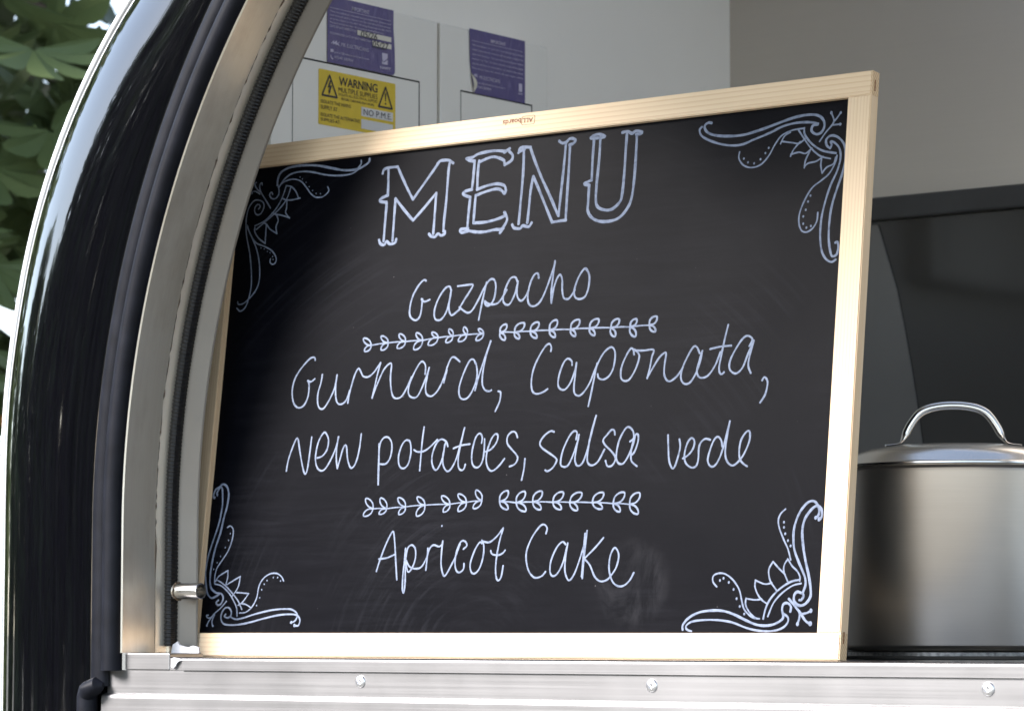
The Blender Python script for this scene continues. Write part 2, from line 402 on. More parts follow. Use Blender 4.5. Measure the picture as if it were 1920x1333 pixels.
# dark splashback with its capping
o = obj('splashback', new_box(-.999, 1.699, BY1-.006, BY1-.0005, ZC-.05, ZC+.626), M['splash'], trailer); tag(o, 'dark glossy splashback below the steel wall')
bm = new_box(-.999, 1.699, BY1-.020, BY1-.0005, ZC+.627, ZC+.661, bev=.004)
obj('splashback_capping', bm, M['capping'], trailer)
ol = [(-.7354, .622), (-.7237, .5853), (-.7044, .524), (-.6914, .4627), (-.6801, .4014), (-.6715, .3478), (-.6638, .2942), (-.6562, .2176), (-.64, -.045), (-.998, -.045), (-.998, .622)]  # outline of an added sheet that imitates a curved reflection in the splashback
o = obj('reflection_sheet', blob(ol, BY1-.0092, BY1-.0064), M['reflection'], trailer); tag(o, 'dark grey curved-edged sheet standing in for a reflection in the splashback')
obj('back_worktop', new_box(-.999, 1.699, .80, BY1-.008, ZC-.09, ZC-.05), M['granite'], trailer)
# serving counter
bm = new_box(-.915, 1.60, -.0280, .56, ZC-.030, ZC-.0002); box(bm, -.842, 1.60, -.0830, -.0281, ZC-.030, ZC-.0002)
o = obj('counter_top', bm, M['granite'], trailer); tag(o, 'speckled black worktop')
XE = 1.6
def extr(name, prof, x0, x1, mat, label=None):        # profile in (Y, Z) run along X
    n = len(prof); vs_ = [(x, y, ZC+z) for x in (x0, x1) for y, z in prof]
    fs = [(i, i+1, n+i+1, n+i) for i in range(n-1)]+[tuple(range(n))[::-1], tuple(range(n, 2*n)), (n-1, 0, n, 2*n-1)]
    bm = bmesh.new(); bm.from_mesh(raw(vs_, fs)); o = obj(name, bm, mat, trailer)
    if label: tag(o, label)
    return o
def arc(cy, cz, r, a0, a1, n=6): return [(cy+r*cos(R(a0+(a1-a0)*i/n)), cz+r*sin(R(a0+(a1-a0)*i/n))) for i in range(n+1)]
lip = [(-.066, -.0032), (-.066, -.0010)]+arc(-.0845, -.0040, .003, 90, 180)+[(-.0875, -.0150), (-.0845, -.0150), (-.0845, -.0045)]
extr('counter_edge_trim', lip, -.8216, XE, M['alu'], 'folded aluminium edge of the serving counter')
fas = [(-.081, -.0154), (-.0850, -.0154), (-.0850, -.0450), (-.081, -.0450)]
extr('riveted_fascia', fas, -.942, XE, M['alu'], 'aluminium fascia strip with rivets')
low = [(-.075, -.0418)]+arc(-.0835, -.0475, .006, 90, 180)+[(-.0895, -.62), (-.075, -.62)]
extr('lower_panel', low, -.9477, XE, M['alu'], 'aluminium panel below the fascia')
for i in range(6):
    x = -.5572+.3878*i
    bm = bmesh.new()
    lathe(bm, [(.0069, 0), (.0068, .0006), (.0060, .0016), (.0040, .0024), (.0028, .0026), (.0024, .0004), (0, -.0004)], 24)
    bmesh.ops.rotate(bm, verts=bm.verts, matrix=Matrix.Rotation(pi/2, 3, 'X'))
    r = obj('rivet', bm, M['rivet'], trailer, True); r.location = (x, -.0850, ZC-.0253-.0006*(i % 2))
    if i < 3: tag(r, ['round rivet on the fascia below the letters of Apricot, left of the others', 'round rivet on the fascia below Cake', 'round rivet on the fascia below the pot'][i])
# sill piece at the foot of the jamb
bm = new_box(-.913, -.8425, -.0862, -.0300, ZC-.0152, ZC+.0040, bev=.0012); obj('jamb_sill', bm, M['alu'], trailer)
# drain stub welded on the flange
bm = bmesh.new()
zt = ZC+.0752; yt = -.030; xa, xb = -.8860, -.8470; ro, ri = .0096, .0080
n = 28
prof = [(xa, ro), (xb-.001, ro), (xb, ro-.0006), (xb, ri), (xb-.03, ri), (xb-.03, 0)]
rings = []
for x, r_ in prof:
    rings.append([bm.verts.new((x, yt+r_*cos(2*pi*i/n), zt+r_*sin(2*pi*i/n))) for i in range(n)] if r_ else [bm.verts.new((x, yt, zt))])
for a, b in zip(rings, rings[1:]):
    for i in range(n):
        j = (i+1) % n
        bm.faces.new((a[i], a[j], b[j], b[i]) if len(b) > 1 else (a[i], a[j], b[0]))
o = obj('pipe_stub', bm, M['handle'], trailer, True); tag(o, 'short open steel pipe stub on the jamb')
bm = bmesh.new(); tube(bm, [(-.8825+.0005*sin(5*t), yt+.0099*cos(t), zt+.0099*sin(t)) for t in [2*pi*i/30 for i in range(31)]], [.0011+.0004*sin(9*i) for i in range(31)], 6)
obj('weld_bead', bm, M['weld'], o)
# smeared sealant at the foot of the flange
ol = [(-.8905, .0136), (-.8863, .0155), (-.8829, .0173), (-.8803, .0137), (-.8735, .0118), (-.865, .0106), (-.859, .0125), (-.8497, .0107), (-.8488, .0033), (-.8429, -.001), (-.8504, -.0034), (-.8733, -.0042), (-.8843, -.0048), (-.892, -.0037), (-.893, .0031)]
bm = blob(ol, -.0312, -.0285)
o = obj('sealant_drip', blob([(-.832+.6*(x+.832), -.004+.62*(z+.004)) for x, z in [(-.8405, -.0006), (-.8347, .0018), (-.818, -.0005), (-.8121, -.0035), (-.8221, -.0053), (-.827, -.009), (-.8311, -.015), (-.8369, -.0181), (-.842, -.0151), (-.8404, -.0091)]], -.0886, -.0868), M['sealant'], trailer)
tag(o, 'white drip of sealant between the sill piece and the edge trim')
obj('trim_filler', new_box(-.8424, -.8217, -.0852, -.066, ZC-.0150, ZC-.0014), M['alu'], trailer)
o = obj('sealant_patch', bm, M['sealant'], trailer); tag(o, 'rough white sealant smear at the foot of the jamb')
# lower rubber seal beside the panel
bm = bmesh.new(); tube(bm, [(-.9670, -.093, ZC-.62), (-.9670, -.093, ZC-.046), (-.9655, -.0925, ZC-.040), (-.960, -.092, ZC-.036)], [.0122, .0122, .0122, .009], 18)
obj('lower_seal', bm, M['rubber'], trailer, True)
bm = bmesh.new(); tube(bm, [(-.968, -.095, ZC-.046), (-.960, -.098, ZC-.039), (-.947, -.097, ZC-.033), (-.940, -.094, ZC-.034)], [.009, .0115, .010, .004], 14)
obj('seal_tip', bm, M['rubber'], trailer, True)
obj('sill_skirt', new_box(-1.0, -.94, -.080, -.02, .35, ZC-.0165), M['paint'], trailer)
# raised hatch lid above the opening, out of view, tilted to shade the board
bm = new_box(-.93, 1.63, -.95, -.10, -.012, .012, bev=.008)
o = obj('hatch_lid', bm, M['paint'], trailer); o.location = (0, 0, ZC+1.21); o.rotation_euler = (R(10), 0, 0)
# chassis and wheels that carry it
obj('chassis', new_box(-.95, 1.65, 0.02, 1.25, .10, .249), M['dark'], trailer)
for sy in (.10, 1.17):
    bm = bmesh.new(); lathe(bm, [(0, -.07), (.15, -.07), (.17, -.085), (.24, -.085), (.26, -.06), (.26, .06), (.24, .085), (.17, .085), (.15, .07), (0, .07)], 40)
    bmesh.ops.rotate(bm, verts=bm.verts, matrix=Matrix.Rotation(pi/2, 3, 'X'))
    w = obj('wheel', bm, M['rubber'], trailer, True); w.location = (.35, sy, .26)

# ------------------------------------------------------------------ lettering helper
def text_bm(s, w, h, mat4, bold=0, shear=0):
    cu_ = bpy.data.curves.new('t', 'FONT'); cu_.body = s; cu_.size = 1; cu_.offset = bold; cu_.resolution_u = 3; cu_.shear = shear
    o = bpy.data.objects.new('t', cu_); col.objects.link(o)
    dg = bpy.context.evaluated_depsgraph_get(); me = bpy.data.meshes.new_from_object(o.evaluated_get(dg))
    bpy.data.objects.remove(o); bpy.data.curves.remove(cu_)
    xs = [v.co.x for v in me.vertices]; ys = [v.co.y for v in me.vertices]
    sx = w/(max(xs)-min(xs)); sy = h/(max(ys)-min(ys))
    me.transform(mat4 @ Matrix.Diagonal((sx, sy, 1, 1)) @ Matrix.Translation((-min(xs), -min(ys), 0)))
    return me
def join(meshes):
    bm = bmesh.new()
    for m_ in meshes:
        bm.from_mesh(m_); bpy.data.meshes.remove(m_)
    return bm

# ------------------------------------------------------------------ electrical boxes on the side wall
BXF = -.95                                            # their front plane
def wallmat(y, z, off):                               # local x -> +Y, y -> +Z, z -> +X
    return Matrix(((0, 0, 1, BXF+off), (1, 0, 0, y), (0, 1, 0, ZC+z), (0, 0, 0, 1)))
class Sheet:                                          # a flat label: fractions of its width and height
    def __init__(s, y0, y1, ztop, zbot, off): s.y0, s.y1, s.zt, s.zb, s.off = y0, y1, ztop, zbot, off; s.k = 0
    def pt(s, u, v): return (s.y0+u*(s.y1-s.y0), s.zt-v*(s.zt-s.zb))
    def text(s, t, u0, u1, v0, v1, bold=0, d=.0005, shear=0):
        y, z = s.pt(u0, v1); y1, z1 = s.pt(u1, v0)
        return text_bm(t, y1-y, z1-z, wallmat(y, z, s.off+d), bold, shear)
    def poly(s, uvs, d=.0005):
        return raw([(BXF+s.off+d, s.pt(u, v)[0], ZC+s.pt(u, v)[1]) for u, v in uvs], [tuple(range(len(uvs)))])
    def rect(s, u0, u1, v0, v1, d=.0003): return s.poly([(u0, v0), (u0, v1), (u1, v1), (u1, v0)], d)
    def line(s, uvs, w, d=.0005):
        pts = [Vector(s.pt(u, v)) for u, v in uvs]; vs_, fs = [], []
        for i, p in enumerate(pts):
            t = (pts[min(i+1, len(pts)-1)]-pts[max(i-1, 0)]); t = Vector((t.x, t.y)).normalized(); n = Vector((-t.y, t.x))*w/2
            for q in (p+n, p-n): vs_.append((BXF+s.off+d, q.x, ZC+q.y))
        for i in range(len(pts)-1): fs.append((2*i, 2*i+1, 2*i+3, 2*i+2))
        return raw(vs_, fs)
    def body(s, corners, t=.0003):
        bm = bmesh.new(); a = [bm.verts.new((BXF+s.off, s.pt(u, v)[0], ZC+s.pt(u, v)[1])) for u, v in corners]
        f = bm.faces.new(a); r = bmesh.ops.extrude_face_region(bm, geom=[f])
        bmesh.ops.translate(bm, vec=(-t, 0, 0), verts=[v for v in r['geom'] if isinstance(v, bmesh.types.BMVert)]); return bm
def rounded(u0, u1, v0, v1, ru, rv, corners='abcd'):
    out = []
    for key, cx, cy, a0 in (('a', u0+ru, v0+rv, 180), ('b', u1-ru, v0+rv, 270), ('c', u1-ru, v1-rv, 0), ('d', u0+ru, v1-rv, 90)):
        if key in corners: out += [(cx+ru*cos(R(a0+15*i)), cy+rv*sin(R(a0+15*i))) for i in range(7)]
        else: out.append({'a': (u0, v0), 'b': (u1, v0), 'c': (u1, v1), 'd': (u0, v1)}[key])
    return out
def ebox(y0, y1, zb, dy0, dy1, dz, label):
    e = empty('electrical_box', (-1.0, (y0+y1)/2, ZC+zb), label, 'electrical box', 'pale electrical boxes on the side wall')
    inv = Matrix.Translation(-e.location)
    def part(name, bm, mat, sm=False, par=None):
        me = bpy.data.meshes.new(name)
        if isinstance(bm, bmesh.types.BMesh): bmesh.ops.recalc_face_normals(bm, faces=bm.faces); bm.to_mesh(me); bm.free()
        else: me = bm
        me.transform(inv); return obj(name, me, mat, par or e, sm)
    part('cover', new_box(-.9995, BXF, y0, y1, ZC+zb, ZC+.8350, bev=.003), M['box_grey'])
    part('door', new_box(BXF+.0002, BXF+.0009, dy0, dy1, ZC+zb+.002, ZC+dz), M['box_grey'])
    bm = new_box(BXF+.0002, BXF+.0011, dy0-.001, dy1+.0020, ZC+dz+.0001, ZC+dz+.0022); box(bm, BXF+.0002, BXF+.0011, dy1+.0001, dy1+.0020, ZC+zb+.002, ZC+dz)
    part('door_shade_strip', bm, M['dark'])  # dark strips stand in for the shaded top and right recess edges
    part('door_hinge_line', new_box(BXF+.0002, BXF+.0007, dy0-.0009, dy0-.0001, ZC+zb+.002, ZC+dz), M['gap_grey'])
    return e, part
e1, part1 = ebox(.1985, .5265, .60, .2382, .4853, .7475, 'wider pale electrical box carrying the yellow warning sticker')
e2, part2 = ebox(.5310, .7679, .60, .5748, .7279, .7475, 'narrower pale electrical box with only a purple sticker, beside the wider box')
# yellow warning sticker on the door of the first box
Y = Sheet(.2859, .4373, .7394, .6683, .0014)
st = part1('warning_sticker', Y.body(rounded(0, 1, 0, 1, .012, .025)), M['yellow']); tag(st, 'yellow WARNING MULTIPLE SUPPLIES sticker')
txt = [Y.text('WARNING', .256, .758, .075, .235, .018), Y.text('MULTIPLE SUPPLIES', .25, .758, .265, .352), Y.text('ISOLATE ALL ELECTRICAL SUPPLIES', .25, .758, .372, .418),
       Y.text('BEFORE CARRYING OUT WORK', .29, .715, .447, .493), Y.text('ISOLATE THE MAINS', .027, .41, .548, .61), Y.text('SUPPLY AT :', .027, .26, .645, .718),
       Y.text('ISOLATE THE ALTERNATIVE', .027, .53, .785, .85), Y.text('SUPPLIES AT:', .027, .275, .875, .935)]
def tri(S, a, b, c, w):
    pts = [a, b, c, a]; out = []
    for p, q in zip(pts, pts[1:]): out.append(S.line([p, q], w, .0005+.00002*len(out)))
    for i, p in enumerate((a, b, c)):
        y, z = S.pt(*p)
        out.append(raw([(BXF+S.off+.0006, y+w/2*cos(2*pi*i/12), ZC+z+w/2*sin(2*pi*i/12)) for i in range(12)], [tuple(range(12))]))
    return out
txt += tri(Y, (.136, .09), (.042, .465), (.232, .465), .0026)+tri(Y, (.865, .10), (.775, .475), (.953, .475), .0026)
txt.append(Y.poly([(.140, .17), (.155, .19), (.143, .27), (.168, .27), (.146, .37), (.152, .37), (.128, .445), (.118, .36), (.126, .365), (.136, .31), (.112, .31)]))
txt += [Y.poly([(.855, .21), (.875, .21), (.870, .36), (.860, .36)]), Y.poly(rounded(.855, .875, .385, .425, .010, .02))]
part1('lettering', join(txt), M['ink'], par=st)
part1('blank_field', join([Y.rect(.548, .965, .545, .71), Y.rect(.548, .965, .765, .94)]), M['label_white'], par=st)
part1('handwriting', join([Y.text('NO P.M.E.', .575, .945, .575, .685, 0, .0007)]), M['ink'], par=st)
# purple inspection stickers
BODY1 = ['This installation should be periodically inspected', 'and tested and a report on its condition obtained,', 'as prescribed in the IET Wiring Regulations BS 7671', 'Requirements for Electrical Installations.']
BODY2 = ['This installation, or part of it, is protected by a device', 'which automatically switches off the power supply if an', 'earth fault develops. Test quarterly by pressing the button', 'marked T or Test. The device should switch off the supply', 'and should then be switched on to restore the supply.', 'If the device does not switch off, seek expert advice.']
def logo(S, u0, u1, v0, v1):
    def q(a, b): return (u0+a*(u1-u0), v0+b*(v1-v0))
    return [S.poly([q(0, .85), q(.30, .2), (q(.36, .2)), q(.36, .5), q(.62, .05), q(.62, .55), q(1, .1), q(.74, .55), q(.95, 1), q(.6, .7), q(.55, 1), q(.44, .6), q(.27, .95), q(.27, .6)])]
def tick_badge(S, u0, u1, v0, v1):
    return [S.rect(u0, u1, v0, v1, .0005)]
P1 = Sheet(.3026, .4330, .8357, .7500, .0014)
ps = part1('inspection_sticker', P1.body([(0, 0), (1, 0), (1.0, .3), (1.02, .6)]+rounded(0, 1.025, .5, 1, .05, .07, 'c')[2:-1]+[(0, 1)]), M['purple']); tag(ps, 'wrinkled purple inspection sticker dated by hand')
tx = [P1.text('IMPORTANT', .356, .625, .09, .148, .01), P1.line([(.03, .175), (.95, .175)], .0005), P1.text('DATE OF LAST INSPECTION', .03, .42, .432, .468), P1.text('RECOMMENDED DATE OF NEXT INSPECTION', .03, .65, .540, .572),
      P1.text('MK ELECTRICIANS', .2, .615, .667, .725), P1.text('peter@mkelectricians.com', .1, .62, .815, .855), P1.text('07540 380904', .1, .38, .885, .925), P1.text('NAPIT', .79, .955, .895, .935, .03)]
for i, b in enumerate(BODY1): tx.append(P1.text(b, .03, .95-.1*(i == 3), .215+.055*i, .248+.055*i))
tx += logo(P1, .042, .19, .645, .735)+tick_badge(P1, .82, .905, .69, .86)
tx += [P1.rect(.04, .085, .795, .84, .0005), P1.line([(.048, .885), (.045, .91), (.06, .935), (.08, .94)], .0016)]
part1('print', join(tx), M['ink_white'], par=ps)
part1('blank_field', join([P1.rect(.44, .96, .425, .50, .0006), P1.rect(.67, .963, .535, .61, .0006)]), M['label_cream'], par=ps)
part1('handwriting', join([P1.text('05/26', .49, .74, .415, .52, .015, .0009, .2), P1.text('05/27', .67, .92, .53, .64, .015, .0009, .2)]), M['ink'], par=ps)
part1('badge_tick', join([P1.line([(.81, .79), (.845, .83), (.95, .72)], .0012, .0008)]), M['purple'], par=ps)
P2 = Sheet(.5917, .7135, .8357, .7492, .0014)
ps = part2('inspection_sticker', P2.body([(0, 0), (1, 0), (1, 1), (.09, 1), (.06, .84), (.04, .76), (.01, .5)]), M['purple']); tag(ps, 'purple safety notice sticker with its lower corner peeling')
tx = [P2.text('IMPORTANT', .37, .64, .10, .155, .01), P2.line([(.03, .185), (.95, .185)], .0005), P2.text('MK ELECTRICIANS', .17, .54, .705, .765), P2.text('peter@mkelectricians.com', .11, .63, .81, .85), P2.text('07540 380904', .11, .38, .872, .912), P2.text('NAPIT', .87, .95, .85, .878, .03)]
for i, b in enumerate(BODY2): tx.append(P2.text(b, .04, .96, .235+.072*i, .272+.072*i))
tx += logo(P2, .06, .15, .68, .75)+tick_badge(P2, .88, .94, .70, .83)
part2('print', join(tx), M['ink_white'], par=ps)
bm = bmesh.new()                                     # the curled corner
cs = []
for i in range(6):
    a = i/5; cs.append((BXF+.0014+.010*a*a, ) + P2.pt(.045+.05*a*0+.02*a, .74+.045*i))
g = []
for i, (x, y, z) in enumerate(cs):
    y0, z0 = P2.pt(.015+.045*i/5, .70+.055*i); g.append((bm.verts.new((BXF+.0018+.003*sin(pi*i/5), y0, ZC+z0)), bm.verts.new((BXF+.004+.004*sin(pi*i/5), y0+.004*sin(pi*i/5), ZC+z0-.001))))
for a, b in zip(g, g[1:]): bm.faces.new((a[0], a[1], b[1], b[0]))
part2('peeled_corner', bm, M['label_cream'], par=ps)

# ------------------------------------------------------------------ the menu board
LEAN = R(7)
BW, BH, BT = .916, .611, .0150
board = empty('menu_board', (0, 0, ZC+.0006), 'pine framed chalkboard with a handwritten white menu leaning on the counter', 'menu board', rot=(-LEAN, 0, 0))
def rail(name, axis, a0, a1, b0, b1, mat, inner, label=None):  # rail with rounded arrises, the inner front edge chamfered
    c = .0016
    bm = bmesh.new()
    if axis == 'x': box(bm, a0, a1, 0, BT, b0, b1)
    else: box(bm, b0, b1, 0, BT, a0, a1)
    es = [e for e in bm.edges if (abs(e.verts[0].co.y-e.verts[1].co.y) < 1e-6)]
    bmesh.ops.bevel(bm, geom=es, offset=.0011, segments=2, affect='EDGES')
    o = obj(name, bm, mat, board); o.data.materials.append(M['wood_end'])
    for p in o.data.polygons:
        if abs(p.normal.x if axis == 'x' else p.normal.z) > .8: p.material_index = 1
    if label: tag(o, label)
    return o
rail('frame_rail', 'x', -BW, 0, BH-.0260, BH, M['wood_x'], 0, 'top rail of the pine frame')
rail('frame_rail', 'x', -BW, 0, 0, .0268, M['wood_x'], 0, 'bottom rail of the pine frame')
rail('frame_stile', 'z', .0270, BH-.0262, -.0283, -.0001, M['wood_z'], 0, 'right stile of the pine frame')
rail('frame_stile', 'z', .0270, BH-.0262, -BW+.0001, -BW+.0283, M['wood_z'], 0, 'left stile of the pine frame behind the jamb')
obj('writing_surface', new_box(-BW+.020, -.020, .0075, .0120, .018, BH-.018), M['board'], board)
for zz in (BH-.021, .0165):
    bm = new_box(-.0006, .0004, .0055, .0075, zz, zz+.012); obj('staple', bm, M['staple'], board)
